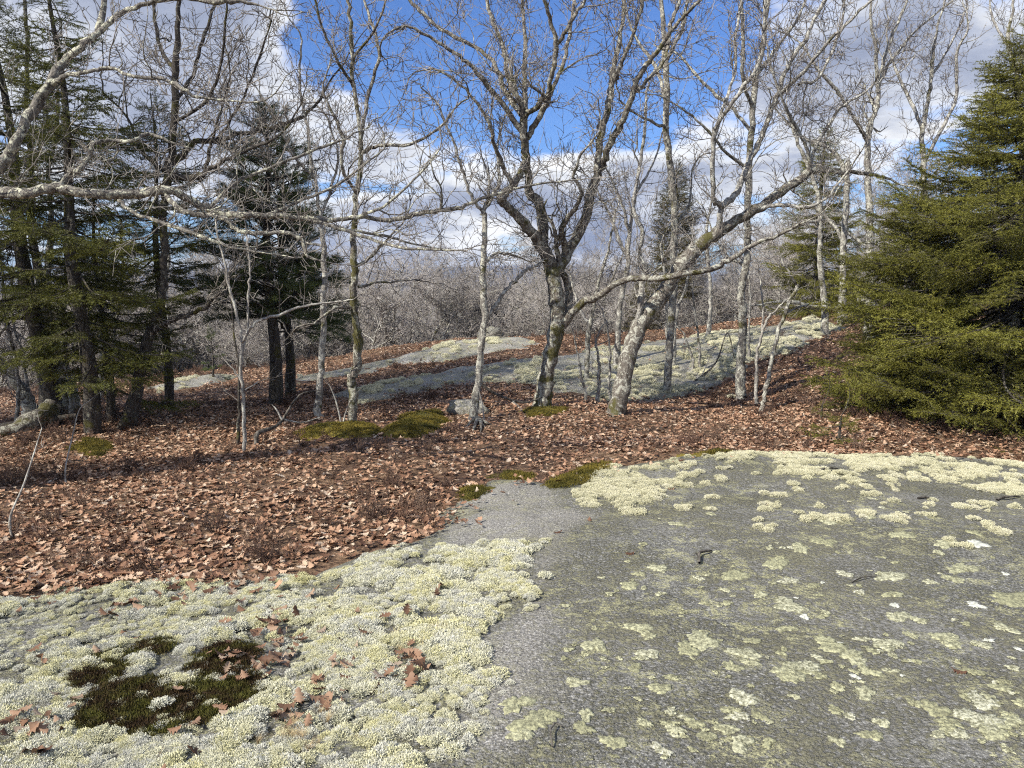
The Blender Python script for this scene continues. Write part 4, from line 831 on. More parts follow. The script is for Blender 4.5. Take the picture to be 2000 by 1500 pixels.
# the wood behind the ridge: six kinds of bare tree, copied
def wood_tree(k):
    st = random.getstate(); random.seed(700 + k); H = random.uniform(5.5, 8.0); out = []; stems = []
    nf = random.choice([1, 2, 2, 3])
    tr = [(0, 0, -.3)]; p = (0, 0, 0); d = (random.gauss(0, .12), random.gauss(0, .12), 1); r0 = .10 + .01 * k
    def stem(p, d, L, r, lev):
        n = max(5, int(L / .35)); pts = [p]; rad = [r]; dv = _norm(d)
        for i in range(n):
            dv = _norm((dv[0] + random.gauss(0, .13), dv[1] + random.gauss(0, .13), dv[2] + .07 + random.gauss(0, .08))); p = tuple(p[a] + dv[a] * L / n for a in range(3)); pts.append(p); rad.append(max(.008, r * (1 - .75 * (i + 1) / n)))
            if lev > 0 and i >= n * .3 and random.random() < .62:
                a = random.uniform(0, 6.28); stem(p, (dv[0] + cos(a) * .8, dv[1] + sin(a) * .8, dv[2] + .1), L * random.uniform(.35, .6), rad[-1] * .7, lev - 1)
            elif i >= n * .15:
                a = random.uniform(0, 6.28); grow(out, p, _norm((cos(a), sin(a), random.uniform(0, .7))), random.uniform(.5, 1.4), .012, 2, kink=.26, up=.08, dens=.8, rmin=.006)
        grow(out, p, dv, .9, .012, 2, kink=.25, dens=.7, rmin=.0055); stems.append((pts, rad))
    for f in range(nf):
        a = random.uniform(0, 6.28); s = .0 if nf == 1 else .3; stem((cos(a) * .05, sin(a) * .05, -.3), (cos(a) * s, sin(a) * s, 1), H * random.uniform(.8, 1.05), r0 * (1 if nf == 1 else .75), 2)
    random.setstate(st)
    return stems, out
WOOD = []
for k in range(6):
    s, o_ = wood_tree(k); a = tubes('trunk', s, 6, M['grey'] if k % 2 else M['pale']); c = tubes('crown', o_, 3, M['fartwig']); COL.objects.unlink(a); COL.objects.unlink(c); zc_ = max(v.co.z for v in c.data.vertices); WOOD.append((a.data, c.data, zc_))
    print('wood tree tris', len(a.data.polygons) * 2, len(c.data.polygons) * 2)
def put_wood(x, y, s, k, lab, grp):
    z = gz(x, y); th = thing('bare_tree', lab, 'tree', (x, y, z), grp); th.scale = (s, s, s * random.uniform(.85, 1.1)); th.rotation_euler = (random.gauss(0, .05), random.gauss(0, .05), random.uniform(0, 6.28))
    a, c = WOOD[k][:2]; obj('trunk', a, None, th); obj('crown', c, None, th)
def crooked_tree(k):
    st = random.getstate(); random.seed(800 + k); out = []; stems = []
    def limb(p, d, L, r, lev):
        n = max(4, int(L / .22)); pts = [p]; rad = [r]; dv = _norm(d)
        for i in range(n):
            dv = _norm((dv[0] + random.gauss(0, .24), dv[1] + random.gauss(0, .24), dv[2] + .03 + random.gauss(0, .20))); p = tuple(p[a] + dv[a] * L / n for a in range(3)); pts.append(p); rad.append(max(.010, r * (1 - .72 * (i + 1) / n)))
            if lev > 0 and i >= 1 and random.random() < .7:
                a = random.uniform(0, 6.28); limb(p, (dv[0] * .5 + cos(a), dv[1] * .5 + sin(a), dv[2] * .6 + random.uniform(-.2, .5)), L * random.uniform(.35, .65), rad[-1] * .72, lev - 1)
            if i > 0: a = random.uniform(0, 6.28); grow(out, p, _norm((cos(a), sin(a), random.uniform(-.1, .8))), random.uniform(.3, .9), .011, 1, kink=.3, up=.05, dens=.9, rmin=.007)
        stems.append((pts, rad))
    for f in range(random.choice([2, 3, 4])):
        a = random.uniform(0, 6.28); limb((cos(a) * .06, sin(a) * .06, -.25), (cos(a) * .55, sin(a) * .55, 1), random.uniform(2.6, 3.8), random.uniform(.05, .085), 2)
    random.setstate(st); return stems, out
for k in range(5):
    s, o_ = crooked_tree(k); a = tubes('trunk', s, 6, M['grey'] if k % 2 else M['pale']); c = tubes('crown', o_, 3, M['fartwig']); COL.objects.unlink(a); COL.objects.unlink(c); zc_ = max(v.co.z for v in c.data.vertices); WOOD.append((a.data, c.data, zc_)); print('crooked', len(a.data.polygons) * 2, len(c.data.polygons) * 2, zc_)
random.seed(31); cells = []
for i in range(34):
    az = -.70 + 1.30 * (i + random.random()) / 34; y = random.uniform(18.9, 24.5); x = az * y; k = random.randrange(6, 11); tz = 1.6 + random.uniform(-.8, 1.5)
    zone = 'low by the shaded spruces' if az < -.32 else 'just over the ridge left of the central oak' if az < .04 else 'on the ledge crest behind the leaning oak' if az < .36 else 'by the white snags'
    put_wood(x, y, min(1.6, max(.6, (tz - gz(x, y)) / WOOD[k][2])), k, 'low crooked pale tree branching ' + zone, 'low crooked trees ' + zone)
for y0, y1, n in [(20.5, 24, 22), (24, 30, 32), (30, 40, 36), (40, 56, 44)]:
    for i in range(n):
        y = random.uniform(y0, y1); x = (-.74 + 1.48 * (i + random.random()) / n) * y
        cells.append((x, y))
for i, (x, y) in enumerate(cells):
    az = x / y
    tz = 1.6 + random.uniform(-.9, 1.5) * (y / 26) ** .3 if az < .28 else 1.6 + random.uniform(.8, 4.4)
    if random.random() < .16: tz += 1.3
    k = random.randrange(6); s = max(.35, (tz - gz(x, y)) / WOOD[k][2])
    zone = 'beyond the shaded spruces' if az < -.32 else 'beyond the ridge between the pine and the central oak' if az < .06 else 'beyond the ledge crest behind the leaning oak' if az < .36 else 'beyond the white snags and the big spruce'
    put_wood(x, y, min(s, 2.2), k, ('near bare grey tree ' if y < 27 else 'distant bare grey tree ') + zone, ('near ' if y < 27 else 'distant ') + 'bare trees ' + zone)
for x, y, s in [(-10.6, 7.6, 1.0), (-9.4, 8.9, 1.0)]:
    put_wood(x, y, s, random.randrange(6), 'bare tree just outside the left edge throwing its shadow on the litter', 'bare trees just outside the left edge')
# farther on the wood reads as one mass
FT = [];
for k in range(3):
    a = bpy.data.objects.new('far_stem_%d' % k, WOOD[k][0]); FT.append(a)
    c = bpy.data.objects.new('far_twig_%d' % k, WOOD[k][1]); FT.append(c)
fx, fy, fs, fi, fr = [], [], [], [], []
for i in range(1500):
    y = 56 + 420 * random.random() ** 1.5; x = random.uniform(-.8, .8) * y; k = random.randrange(3); s = (random.uniform(-1.6, .9) - .003 * y - gz(x, y)) / WOOD[k][2]; a = random.uniform(0, 6.28)
    for j in (0, 1): fx.append(x); fy.append(y); fs.append(s); fi.append(2 * k + j); fr.append(a)
fx = np.array(fx); fy = np.array(fy)
# templates sort by name: far_stem_0..2 then far_twig_0..2
pick = np.array([(q // 2) if q % 2 == 0 else 3 + q // 2 for q in fi])
scatter('far_woods', np.stack([fx, fy, ground(fx, fy)], -1), np.stack([np.zeros(len(fx)), np.zeros(len(fx)), np.array(fr)], -1), np.array(fs), pick, FT, 'far-off leafless woods filling the valley')


# ------------------------------------------------------------------ conifers
def shoot(V, T, p, d, L, rs, step, nl, nw, spread=.9, side=None):
    """needles all round a shoot"""
    d = d / np.linalg.norm(d); n = int(L / step)
    if n < 2: return
    t = (np.arange(n) + rs.random(n)) / n; a = rs.uniform(0, 2 * pi, n)
    u = np.cross(d, [0, 0, 1.0]); u = u / (np.linalg.norm(u) + 1e-9); v = np.cross(u, d)
    base = p[None] + d[None] * (t * L)[:, None]; out = np.cos(a)[:, None] * u + np.sin(a)[:, None] * v
    nd = out * spread + d[None] * .75; nd /= np.linalg.norm(nd, axis=1)[:, None]
    sdv = np.cross(nd, rs.normal(0, 1, (n, 3))); sdv /= np.linalg.norm(sdv, axis=1)[:, None]
    ln = nl * rs.uniform(.7, 1.15, n); o = len(V[0]) if False else V[1]
    A = np.stack([base - sdv * nw, base + sdv * nw, base + nd * ln[:, None]], 1).reshape(-1, 3); V[0].append(A); V[1] += len(A)
    T.append(np.arange(o, o + 3 * n).reshape(-1, 3))
def bough(k, L, kind='spruce', needle=.026, step=.0045, nw=.0026):
    """one bough lying along +X: stick, side shoots, needles"""
    rs = np.random.default_rng(900 + k); V = [[], 0]; T = []; sticks = []
    n = 14; x = np.linspace(0, L, n); sag = -.12 * L * np.sin(x / L * pi * .8) + .10 * L * (x / L) ** 3; ax = np.stack([x, .04 * L * np.sin(x / L * 5 + k), sag], -1); sticks.append((ax, np.linspace(.011 * L + .003, .002, n)))
    m = int(L / (.043 if kind == 'spruce' else .075))
    for i in range(m):
        t = .22 + .78 * (i + rs.random()) / m; j = min(n - 2, int(t * (n - 1))); f = t * (n - 1) - j; p = ax[j] * (1 - f) + ax[j + 1] * f; tg = ax[j + 1] - ax[j]; tg /= np.linalg.norm(tg)
        sg = 1 if i % 2 else -1; l = (.10 + .34 * L * (1 - t) ** .8 * min(1, t * 3.0)) * rs.uniform(.7, 1.2); an = rs.uniform(.7, 1.05)
        d = tg * cos(an) + np.array([0, sg, 0]) * sin(an) + np.array([0, 0, rs.uniform(-.28, .08)]); d /= np.linalg.norm(d)
        e = p + d * l; sticks.append(([p, p + d * l * .5, e], [.003, .0025, .0015])); shoot(V, T, p, d, l, rs, step, needle, nw)
        for q in range(int(l / .042)):
            s = rs.uniform(.25, .95); p2 = p + d * l * s; d2 = d * .75 + np.cross(d, [0, 0, 1]) * rs.choice([-1, 1]) * .7 + np.array([0, 0, rs.uniform(-.55, .12)]); l2 = rs.uniform(.07, .19) * (1.25 - s * .6)
            shoot(V, T, p2, d2, l2, rs, step, needle, nw)
    shoot(V, T, ax[-4], ax[-1] - ax[-4], np.linalg.norm(ax[-1] - ax[-4]) + .04, rs, step, needle, nw)
    return np.vstack(V[0]), np.vstack(T), sticks
def pine_bough(k, L):
    rs = np.random.default_rng(950 + k); V = [[], 0]; T = []; sticks = []
    n = 10; x = np.linspace(0, L, n); ax = np.stack([x, .05 * L * np.sin(x / L * 4 + k), .10 * L * np.sin(x / L * 2)], -1); sticks.append((ax, np.linspace(.012 * L + .004, .003, n)))
    for i in range(int(L / .05)):
        t = .3 + .7 * rs.random(); j = min(n - 2, int(t * (n - 1))); p = ax[j]; sg = rs.choice([-1, 1]); l = (.10 + .38 * L * (1 - t)) * rs.uniform(.6, 1.2)
        d = np.array([.8, sg * rs.uniform(.3, 1), rs.uniform(.0, .6)]); d /= np.linalg.norm(d); sticks.append(([p, p + d * l], [.004, .002])); shoot(V, T, p + d * l * .45, d, l * .55 + .03, rs, .0042, .09, .0030, .8)
    shoot(V, T, ax[-3], ax[-1] - ax[-3], .2 * L, rs, .005, .085, .0024, .8)
    return np.vstack(V[0]), np.vstack(T), sticks
def bough_mesh(name, parts, nm, bm):
    NV, NTr, sticks = parts; o = tubes('tmp', sticks, 3, None); COL.objects.unlink(o); me0 = o.data
    sv = np.zeros(len(me0.vertices) * 3, np.float32); me0.vertices.foreach_get('co', sv); sv = sv.reshape(-1, 3); q = np.zeros(len(me0.polygons) * 4, np.int32); me0.polygons.foreach_get('vertices', q) if hasattr(me0.polygons[0], 'vertices') else None
    lv = np.zeros(len(me0.loops), np.int32); me0.loops.foreach_get('vertex_index', lv); q = lv.reshape(-1, 4)
    me = mesh_np(name, np.vstack([sv, NV]), q, NTr + len(sv)); me.materials.append(bm); me.materials.append(nm)
    mi = np.concatenate([np.zeros(len(q), np.int32), np.ones(len(NTr), np.int32)]); me.polygons.foreach_set('material_index', mi); bpy.data.objects.remove(o); return me
BOUGH = {}
for key, nm, bm in (('lit', M['spruce'], M['dark']), ('dark', M['spruce_shaded'], M['dark']), ('cedar', M['cedar'], M['dark'])):
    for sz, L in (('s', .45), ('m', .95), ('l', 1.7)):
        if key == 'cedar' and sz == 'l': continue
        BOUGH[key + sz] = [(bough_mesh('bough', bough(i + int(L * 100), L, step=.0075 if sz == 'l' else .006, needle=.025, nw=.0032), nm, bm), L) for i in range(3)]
for sz, L in (('s', .5), ('m', 1.1)): BOUGH['pine' + sz] = [(bough_mesh('bough', pine_bough(i + int(L * 10), L), M['pine'], M['dark']), L) for i in range(3)]
for k_, v_ in BOUGH.items(): print(k_, [len(m_[0].polygons) for m_ in v_])

def conifer(name, label, base, H, prof, key, n, trunk_r=.09, lean=(0, 0), droop=0.0, z0=.12, tmat='dark', mask=None, rise=.35, group=None):
    """prof: [(height fraction, reach in metres)]; boughs share a few meshes"""
    th = thing(name, label, 'tree', tuple(base), group); ph = np.array([p[0] for p in prof]); pr = np.array([p[1] for p in prof])
    zz = np.linspace(-.15, H, 24); f = np.clip(zz / H, 0, 1); pts = np.stack([lean[0] * f + .03 * np.sin(zz * 2.1), lean[1] * f + .03 * np.cos(zz * 1.7), zz], -1); tubes('trunk', [(pts, trunk_r * (1 - f) ** .8 + .006)], 10, M[tmat], th, rough=.2)
    ga = 2.399963; cnt = 0
    for i in range(n):
        u = (i + random.random()) / n; h = z0 + (1 - z0) * (1 - (1 - u) ** 1.0); h = (round(h * H / .28) + random.gauss(0, .22)) * .28 / H if H > 2 and key != 'cedar' else h; h = min(max(h, .02), 1); reach = np.interp(h, ph, pr) * random.uniform(.62, 1.16)
        a = i * ga + random.gauss(0, .25)
        if mask and not mask(h, a): continue
        if reach < .06: continue
        sz = [s for s in ('l', 'm', 's') if key + s in BOUGH]
        best = min(sz, key=lambda s: abs(math.log(reach / BOUGH[key + s][0][1]))); me, L = random.choice(BOUGH[key + best])
        b = obj('bough', me, None, th); j = h * (len(pts) - 1); p = pts[min(len(pts) - 1, max(0, int(round(h * H / (H + .15) * 23 + .5))))]
        b.location = (p[0], p[1], h * H); s = reach / L
        pitch = rise * (h - .35) * 1.6 + random.gauss(0, .09) - droop * (1 - h)
        b.rotation_euler = (random.gauss(0, .22), -pitch - random.gauss(0, .10), a); b.scale = (s, s * random.uniform(.95, 1.4), s); cnt += 1
    # leader
    me, L = BOUGH[key + 's'][0]; b = obj('bough', me, None, th); b.location = tuple(pts[-3]); b.rotation_euler = (0, -1.45, 0); b.scale = (.9,) * 3
    return th
random.seed(77)
def cbase(px, py, d=None):
    if d is None: return hit(px, py)
    q = P(px, py, d); q[2] = gz(q[0], q[1]); return q
conifer('spruce_tree', 'big sunlit spruce sweeping boughs to the ground at the slab rim', cbase(1955, 830), 4.5, [(0, 1.7), (.12, 2.15), (.3, 2.1), (.45, 1.8), (.55, 1.5), (.65, 1.2), (.8, .75), (1, .12)], 'lit', 299, .10, droop=.18, z0=.05, tmat='pale', rise=.3)
conifer('spruce_tree', 'second spruce crowding in from the right edge behind the big one', cbase(2120, 830, 9.3), 5.4, [(0, 1.7), (.2, 2.0), (.5, 1.3), (.8, .6), (1, .1)], 'lit', 170, .10, droop=.1, z0=.06, mask=lambda h, a: cos(a) < .3)
conifer('spruce_tree', 'shorter spruce leaning on the sunlit side of the big one', cbase(1765, 815, 9.7), 2.75, [(0, 1.0), (.15, 1.15), (.5, .85), (.8, .5), (1, .1)], 'lit', 110, .05, droop=.1, z0=.05, rise=.3)
conifer('spruce_seedling', 'knee-high spruce seedling lying low in leaves before the big spruce', cbase(1640, 862), .28, [(0, .35), (.5, .3), (1, .1)], 'lit', 9, .012, z0=.2)
conifer('spruce_seedling', 'tiny spruce sprig in leaves uphill of the low seedling', cbase(1605, 822), .2, [(0, .2), (1, .1)], 'lit', 6, .01, z0=.2)
conifer('spruce_tree', 'spruce standing on the ridge behind the white snags', cbase(1590, 640, 18.2), 4.3, [(0, 1.3), (.2, 1.2), (.5, .9), (.75, .6), (.9, .35), (1, .08)], 'lit', 150, .10, z0=.04, droop=.1)
conifer('cedar_tree', 'olive-brown cedar behind the tall straight pale tree', cbase(1312, 640, 20.5), 4.6, [(0, .7), (.4, .75), (.7, .6), (.9, .3), (1, .08)], 'cedar', 150, .08, z0=.25, rise=.9)
conifer('cedar_tree', 'low cedar bush on the ridge line behind the leaning oak', cbase(1250, 640, 20.0), 1.6, [(0, .6), (.5, .5), (1, .1)], 'cedar', 40, .05, z0=.08, rise=.9)
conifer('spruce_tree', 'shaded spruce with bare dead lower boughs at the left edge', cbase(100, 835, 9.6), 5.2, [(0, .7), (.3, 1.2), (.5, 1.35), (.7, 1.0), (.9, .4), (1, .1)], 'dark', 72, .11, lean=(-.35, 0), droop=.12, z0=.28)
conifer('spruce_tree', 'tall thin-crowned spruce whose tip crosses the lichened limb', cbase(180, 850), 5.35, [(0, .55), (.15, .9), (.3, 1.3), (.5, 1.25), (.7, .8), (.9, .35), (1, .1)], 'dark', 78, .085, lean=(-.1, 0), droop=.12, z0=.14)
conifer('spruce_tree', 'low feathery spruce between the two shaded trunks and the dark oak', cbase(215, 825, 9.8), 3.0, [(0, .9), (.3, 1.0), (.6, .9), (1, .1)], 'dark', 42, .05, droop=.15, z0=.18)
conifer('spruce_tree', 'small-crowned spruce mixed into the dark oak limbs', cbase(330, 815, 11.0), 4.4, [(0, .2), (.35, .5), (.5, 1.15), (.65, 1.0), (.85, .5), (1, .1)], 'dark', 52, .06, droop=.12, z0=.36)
conifer('pine_tree', 'dark pine with soft needles standing behind the whitish sapling', cbase(538, 792), 4.35, [(0, .9), (.3, 1.2), (.5, 1.05), (.75, .75), (.92, .4), (1, .1)], 'pine', 115, .095, z0=.28, rise=.45)
conifer('pine_tree', 'second pine stem close behind the dark pine', cbase(566, 785, 12.4), 3.8, [(0, .9), (.3, 1.25), (.6, 1.0), (.9, .4), (1, .1)], 'pine', 80, .08, z0=.30, rise=.45)
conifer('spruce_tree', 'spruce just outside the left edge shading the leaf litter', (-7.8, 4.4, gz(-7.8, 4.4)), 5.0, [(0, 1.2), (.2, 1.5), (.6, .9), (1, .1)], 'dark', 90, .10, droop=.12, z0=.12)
conifer('pine_tree', 'low pine sprig on the ridge line left of the dark pine', cbase(415, 742, 15.4), .7, [(0, .4), (1, .1)], 'pine', 10, .02, z0=.1)
#@@SMALL
# ------------------------------------------------------------------ pieces on the slab: lichen patches, leaves, sticks
def slab_z(x, y):
    return ground(x, y) + slab_raise(x, y, SLABP) + fbm(x, y, 3.0, 4, 6) * .01
def lichen_patch(cx, cy, r, white=False):
    n = 30; a = np.linspace(0, 2 * pi, n, endpoint=False); ph = random.uniform(0, 6.28); el = random.uniform(.6, 1.0); ro = random.uniform(0, pi)
    rr = r * (1 + .22 * np.sin(2 * a + ph) + .16 * np.sin(3 * a + ph * 2) + RNG.normal(0, .17, n)); rings = []
    for f, h in ((1.0, -.003), (.93, .002), (.6, .003), (.25, .003)):
        lx = rr * f * np.cos(a); ly = rr * f * np.sin(a) * el; X = cx + lx * cos(ro) - ly * sin(ro); Y = cy + lx * sin(ro) + ly * cos(ro)
        rings.append(np.stack([X, Y, slab_z(X, Y) + .003 + h * min(1, r / .05) + RNG.normal(0, .0016, n) * (f < .99)], -1))
    V = np.vstack(rings) - np.array([cx, cy, 0]); Q = [(k * n + i, k * n + (i + 1) % n, (k + 1) * n + (i + 1) % n, (k + 1) * n + i) for k in range(3) for i in range(n)]
    V = np.vstack([V, [[0, 0, float(slab_z(np.array([cx]), np.array([cy]))[0]) + .006]]]); T = [(3 * n + i, 3 * n + (i + 1) % n, 4 * n) for i in range(n)]
    o = obj('lichen_patch', mesh_np('lichen_patch', V, Q, T), M['white_crust'] if white else M['crust'], SLAB); o.location = (cx, cy, 0)
m, t, b = mat('white_crust_lichen'); p = wpos(t); g = t.noise(p, 60, 3, .6)
t.put(b, 'Base Color', t.mix(t.rng(g, .35, .6), (.34, .36, .30, 1), (.60, .61, .55, 1))); t.put(b, 'Roughness', .95); M['white_crust'] = m
random.seed(5)
for px, py, r in [(1230, 1165, 26), (1040, 1440, 50), (1020, 1465, 34), (1075, 1425, 30), (1145, 1430, 28), (1190, 1420, 18), (1140, 1455, 26), (1010, 1400, 40), (1125, 1365, 30), (1370, 1275, 50), (1340, 1290, 30), (1455, 1305, 38), (1430, 1330, 24), (1540, 1205, 38), (1535, 1250, 24), (1365, 1150, 14),
                  (1620, 1280, 42), (1665, 1310, 34), (1695, 1335, 26), (1750, 1225, 28), (1630, 1420, 20), (1850, 1440, 30), (1830, 1470, 24), (1310, 1350, 20), (1450, 1390, 36), (1480, 1430, 22), (1245, 1250, 30), (1110, 1290, 16), (1260, 1450, 24), (1740, 1150, 40), (1880, 1130, 40), (1975, 1190, 60),
                  (1860, 1150, 22), (1650, 1145, 18), (1520, 1120, 16), (1610, 1080, 30), (1620, 1035, 26), (1760, 1060, 26), (1850, 1080, 30), (1900, 1060, 22), (1240, 1330, 20), (1960, 1250, 24), (1785, 1400, 20), (1380, 1470, 26), (1500, 1480, 24), (1200, 1480, 30), (1700, 1470, 30), (1900, 1340, 22), (1580, 1340, 18), (1420, 1200, 14), (1290, 1180, 16)]:
    c = hit(px, py); lichen_patch(c[0], c[1], r / F * c[1] * .8)
for px, py, r in [(1745, 1203, 16), (1903, 1208, 24), (1962, 1138, 16), (1570, 1232, 18), (1908, 1082, 30), (1668, 1348, 16), (1640, 1285, 14), (1605, 1160, 8), (1554, 1194, 8), (1930, 1275, 14), (1988, 1290, 14), (1760, 1347, 10)]:
    c = hit(px, py); lichen_patch(c[0], c[1], r / F * c[1] * .62, True)
k = 0; CL = [(random.uniform(1100, 2010), random.uniform(980, 1490), random.uniform(25, 110)) for i in range(34)]
while k < 235:
    cl = random.choice(CL); px, py = (random.gauss(cl[0], cl[2]), random.gauss(cl[1], cl[2] * .6)) if random.random() < .8 else (random.uniform(1080, 2010), random.uniform(1000, 1500))
    if py < 960 or py > 1520 or px > 2030: continue
    c = hit(px, py)
    if random.random() > .25 + .75 * (px - 1080) / 900: continue
    if float(sdist(np.array([c[0]]), np.array([c[1]]), BAREP)[0]) > -.02: continue
    lichen_patch(c[0], c[1], min(.075, .011 * math.exp(abs(random.gauss(0, .75)))), False); k += 1
DARKM = []
for k in range(5): me = leaf_mesh(20 + k); me.materials.append(M['leaf_dark']); DARKM.append(me)
# single oak leaves one can pick out on the lichen and the rock
def put_leaf(x, y, s, up=.02):
    o = bpy.data.objects.new('oak_leaf', random.choice(DARKM)); COL.objects.link(o); o.parent = SLAB
    o.location = (x, y, float(slab_z(np.array([x]), np.array([y]))[0]) + up); o.rotation_euler = (random.gauss(0, .35), random.gauss(0, .35), random.uniform(0, 6.28)); o.scale = (s, s, s)
for px, py, n, sp in [(800, 1335, 26, .055), (520, 1330, 22, .07), (540, 1260, 24, .09), (300, 1200, 14, .10), (570, 1440, 6, .05), (640, 1415, 5, .05), (650, 1410, 5, .03), (50, 1480, 26, .08), (480, 1150, 26, .10), (640, 1240, 14, .12), (450, 1320, 12, .05), (120, 1180, 10, .1),
                      (230, 1225, 5, .04), (400, 1180, 12, .12), (520, 1210, 12, .1), (600, 1360, 12, .1), (870, 1180, 4, .06), (380, 1450, 10, .1), (700, 1380, 8, .12), (150, 1300, 6, .08)]:
    c = hit(px, py)
    for i in range(n): put_leaf(c[0] + random.gauss(0, sp), c[1] + random.gauss(0, sp * 1.4), random.uniform(.035, .078), random.uniform(.015, .05))
for px, py in [(1153, 1030), (1575, 1030), (1310, 970), (1500, 1000), (1090, 1060), (1870, 1340), (1230, 1100)]:
    c = hit(px, py); put_leaf(c[0], c[1], .06, .008)
def stick(name, label, pts, w, m='dead', cat='twig', lift=.008, forks=()):
    A = []
    for px, py in pts: c = hit(px, py); A.append([c[0], c[1], szf(c[0], c[1]) + lift, w])
    A = np.array(A); A[-1, 3] *= .5; o0 = A[0, :3].copy(); A[1:-1, 2] += .012; A = catmull(A, 4); A[:, :2] += RNG.normal(0, .002, (len(A), 2))
    polys = [(A[:, :3], A[:, 3])]
    for fk in forks:
        B = np.array([[*hit(*q)[:2], 0, w * .8] for q in fk]); B[:, 2] = surf(B[:, 0], B[:, 1]) + lift; B[-1, 3] *= .5; B = catmull(B, 4); polys.append((B[:, :3], B[:, 3]))
    th = thing(name, label, cat, tuple(o0)); tubes('stem', polys[:1], 6, M[m], th, o0, rough=.3)
    for q in polys[1:]: tubes('fork', [q], 6, M[m], th, o0, rough=.3)
stick('fallen_twig', 'short dark crooked twig with a fork on the bare slab', [(1366, 1122), (1365, 1108), (1376, 1101), (1390, 1094)], .008, forks=[[(1365, 1110), (1358, 1103)]])
stick('fallen_twig', 'thin straight stick lying among cream lichen on the slab', [(1582, 934), (1600, 933), (1622, 931), (1640, 930)], .007)
stick('fallen_twig', 'small dark stick on the slab beside a pale leaf', [(1790, 990), (1805, 992), (1820, 993)], .009)
stick('fallen_twig', 'dark stick near the right edge of the slab', [(1945, 993), (1965, 990), (1990, 984)], .009)
stick('fallen_twig', 'fine dark sprig low on the bare slab', [(1660, 1160), (1685, 1155), (1715, 1146)], .003)
stick('fallen_twig', 'wiry dark sprig at the bottom of the bare slab', [(1078, 1495), (1076, 1478), (1080, 1460), (1100, 1450)], .003)

# stones, log, roots, fallen branch
def stone(label, px, py, d, sx, sy, sz, seed, m='ledge', name='boulder'):
    q = P(px, py, d) if d else hit(px, py); q[2] = szf(q[0], q[1]); rs = np.random.default_rng(seed); nu, nv = 20, 11; V = []
    for i in range(nv):
        th = pi * i / (nv - 1)
        for j in range(nu):
            a = 2 * pi * j / nu; n_ = np.array([sin(th) * cos(a), sin(th) * sin(a), cos(th)]); f = 1 + .22 * sin(3 * n_[0] + seed) * cos(2 * n_[1] * 2 + seed) + .10 * sin(7 * n_[2] + 5 * n_[0] + seed)
            f *= min(1.15, .9 / max(abs(n_[0]), abs(n_[1]), abs(n_[2]))) ** .7; V.append(n_ * f * np.array([sx, sy, sz]))
    Q = [(i * nu + j, i * nu + (j + 1) % nu, (i + 1) * nu + (j + 1) % nu, (i + 1) * nu + j) for i in range(nv - 1) for j in range(nu)]
    o = obj(name, mesh_np(name, V, Q), M[m]); o.location = (q[0], q[1], q[2] + sz * .35); o.rotation_euler = (rs.normal(0, .1), rs.normal(0, .1), rs.uniform(0, 6)); tag(o, label, 'rock')
stone('grey boulder perched on the crest behind the slim forked tree', 958, 660, 18.3, .40, .3, .18, 3)
stone('flat grey stone at the foot of the slim forked tree', 916, 800, 10.3, .26, .16, .12, 5)
def log():
    q = hit(40, 862); th = thing('fallen_log', 'dark mossy fallen log lying in shade at the left edge', 'log', tuple(q))
    pts = np.array([[*P(x, y, d), r] for x, y, d, r in [(-160, 880, 8.4, .11), (-60, 868, 8.7, .11), (20, 850, 9.0, .12), (70, 825, 9.3, .13), (96, 800, 9.5, .12), (104, 782, 9.55, .08)]]); A = catmull(pts, 6); tubes('stem', [(A[:, :3], A[:, 3])], 12, M['oakmoss'], th, q, rough=.35)
    B = catmull(np.array([[*P(x, y, d), r] for x, y, d, r in [(-120, 850, 9.2, .07), (0, 838, 9.3, .07), (90, 822, 9.4, .05), (150, 812, 9.5, .03)]]), 5); tubes('limb', [(B[:, :3], B[:, 3])], 8, M['dark'], th, q, rough=.3)
log()
def roots():
    q = hit(932, 830); th = thing('root_mass', 'tangle of exposed dark roots below the slim forked tree', 'roots', tuple(q)); out = []
    for x1, y1 in [(908, 838), (922, 846), (938, 848), (954, 842), (968, 834)]:
        e = hit(x1, y1); a = np.array([q[0] + random.gauss(0, .03), q[1] + .1, szf(q[0], q[1]) + .06]); mid = (a + e) / 2 + np.array([random.gauss(0, .03), 0, .02]); e[2] -= .01; A = catmull(np.array([[*a, .025], [*mid, .02], [*e, .008]]), 5)
        tubes('root', [(A[:, :3], A[:, 3])], 6, M['oak'], th, q, rough=.4)
roots()
def fallen(label, pts, w, side=()):
    q = np.array([*P(*pts[0])]); th = thing('fallen_branch', label, 'branch', tuple(q)); k = len(pts); A = catmull(np.array([[*P(*p), w * (1 - .75 * i / (k - 1))] for i, p in enumerate(pts)]), 5); tubes('stem', [(A[:, :3], A[:, 3])], 7, M['dead'], th, q, rough=.3)
    for sp in side: B = catmull(np.array([[*P(*p), w * .5 * (1 - .7 * i / (len(sp) - 1))] for i, p in enumerate(sp)]), 4); tubes('side_branch', [(B[:, :3], B[:, 3])], 6, M['grey'], th, q)
fallen('fallen grey branch propped up in leaves in front of the narrow grey tree', [(500, 868, 8.3), (503, 846, 8.35), (530, 836, 8.5), (550, 822, 8.7), (585, 772, 8.8), (625, 762, 9.0)], .028, [[(551, 820, 8.7), (540, 800, 8.7), (531, 790, 8.7)], [(555, 820, 8.7), (590, 825, 8.8), (625, 815, 8.9)]])
fallen('thin bowed dead branch lying from the forked tree roots toward the central oak', [(935, 745, 9.9), (960, 765, 9.95), (1000, 782, 10.0), (1030, 786, 10.1), (1060, 775, 10.3)], .022, [[(1000, 782, 10), (1020, 800, 10)]])
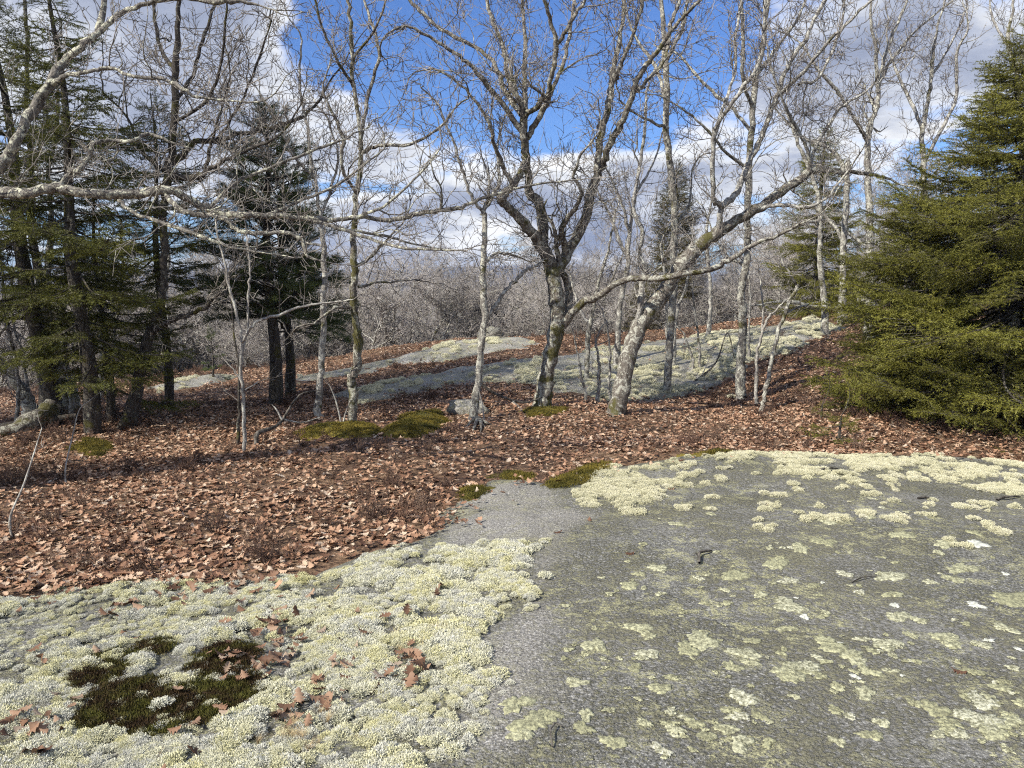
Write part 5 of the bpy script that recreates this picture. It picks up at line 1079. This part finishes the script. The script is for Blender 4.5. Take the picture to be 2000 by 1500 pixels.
fallen('crooked dead branch leaning across the ledge between the two pale trees', [(1330, 762, 12.3), (1370, 735, 12.6), (1400, 705, 13), (1420, 650, 13.2), (1432, 690, 13.2), (1434, 720, 13.2)], .018, [[(1370, 735, 12.6), (1390, 690, 12.8), (1400, 670, 12.8)]])
# small shoots standing in the leaves
for lab, pts, w in [('pale bent sapling whip near the left edge of the litter', [(24, 1056, 5.0), (20, 1010, 5.05), (45, 950, 5.1), (65, 890, 5.2), (82, 835, 5.3)], .009),
                    ('thin pale shoot right of the bent whip', [(130, 960, 6.6), (128, 915, 6.65), (142, 850, 6.8), (155, 800, 6.9), (178, 780, 7)], .008),
                    ('twin pale shoots rising from moss before the blotched oak', [(668, 838, 9.2), (664, 815, 9.2), (655, 780, 9.2), (645, 755, 9.2)], .014),
                    ('short pale shoot beside the twin shoots', [(668, 838, 9.25), (674, 810, 9.3), (685, 780, 9.3)], .012),
                    ('thin upright shoot beside the slim forked tree', [(946, 828, 9.6), (942, 790, 9.6), (936, 765, 9.6), (930, 735, 9.6)], .012)]:
    q = P(*pts[0]); q[2] = szf(q[0], q[1]); th = thing('young_shoot', lab, 'shoot', tuple(q)); A = catmull(np.array([[*P(*p), w * (1 - .65 * i / (len(pts) - 1))] for i, p in enumerate(pts)]), 5); A[0, 2] = q[2] - .03
    tubes('stem', [(A[:, :3], A[:, 3])], 6, M['sapling'], th, q, rough=.2); tw = []; limb_twigs(tw, A[:, :3], A[:, 3], .15, (.08, .3), 1, .3, rmin=.0022); crown(tw, M['sapling'], th, q, .004)
# dry grass wisps
def grass_tuft():
    V, T = [], []; rs = np.random.default_rng(4)
    for i in range(40):
        a = rs.uniform(0, 6.28); s = rs.uniform(.3, 1.1); o = len(V); l = rs.uniform(.5, 1)
        for j in range(5): f = j / 4; x = s * f * f * l; z = l * f * (1 - .35 * f * s); wd = .012 * (1 - f); V += [(x * cos(a) - wd * sin(a), x * sin(a) + wd * cos(a), z), (x * cos(a) + wd * sin(a), x * sin(a) - wd * cos(a), z)]
        for j in range(4): T += [(o + 2 * j, o + 2 * j + 1, o + 2 * j + 3), (o + 2 * j, o + 2 * j + 3, o + 2 * j + 2)]
    return mesh_np('grass_tuft', V, None, T)
GT = [template('grass_tuft_0', grass_tuft(), M['grass'])]; A = []
for px, py, n, sp in [(560, 1478, 14, .05), (790, 1290, 8, .06), (840, 1270, 6, .06), (620, 1490, 8, .06)]:
    c = hit(px, py)
    for i in range(n): A.append((c[0] + random.gauss(0, sp), c[1] + random.gauss(0, sp)))
A = np.array(A); n = len(A); scatter('dry_grass', np.column_stack([A, surf(A[:, 0], A[:, 1])]), np.stack([RNG.normal(0, .3, n), RNG.normal(0, .3, n), RNG.uniform(0, 6.28, n)], -1), RNG.uniform(.04, .08, n), np.zeros(n), GT, 'wisps of dry straw grass in the lichen')

# ------------------------------------------------------------------ the air between here and the far hills
me = mesh_np('haze', [(x, y, z) for z in (-60, 40) for y in (-4600, 4600) for x in (-4600, 4600)], [(0, 2, 3, 1), (4, 5, 7, 6), (0, 1, 5, 4), (2, 6, 7, 3), (0, 4, 6, 2), (1, 3, 7, 5)], smooth=False)
m = bpy.data.materials.new('haze_air'); m.use_nodes = True; t = NT(m.node_tree); t.n.remove(t.n['Principled BSDF'])
pv = t.node('ShaderNodeVolumePrincipled', ins={'Color': (.62, .74, 1.0, 1), 'Density': .00045, 'Anisotropy': .2}); t.l.new(pv.outputs[0], t.n['Material Output'].inputs['Volume'])
tag(obj('haze', me, m), kind='stuff')
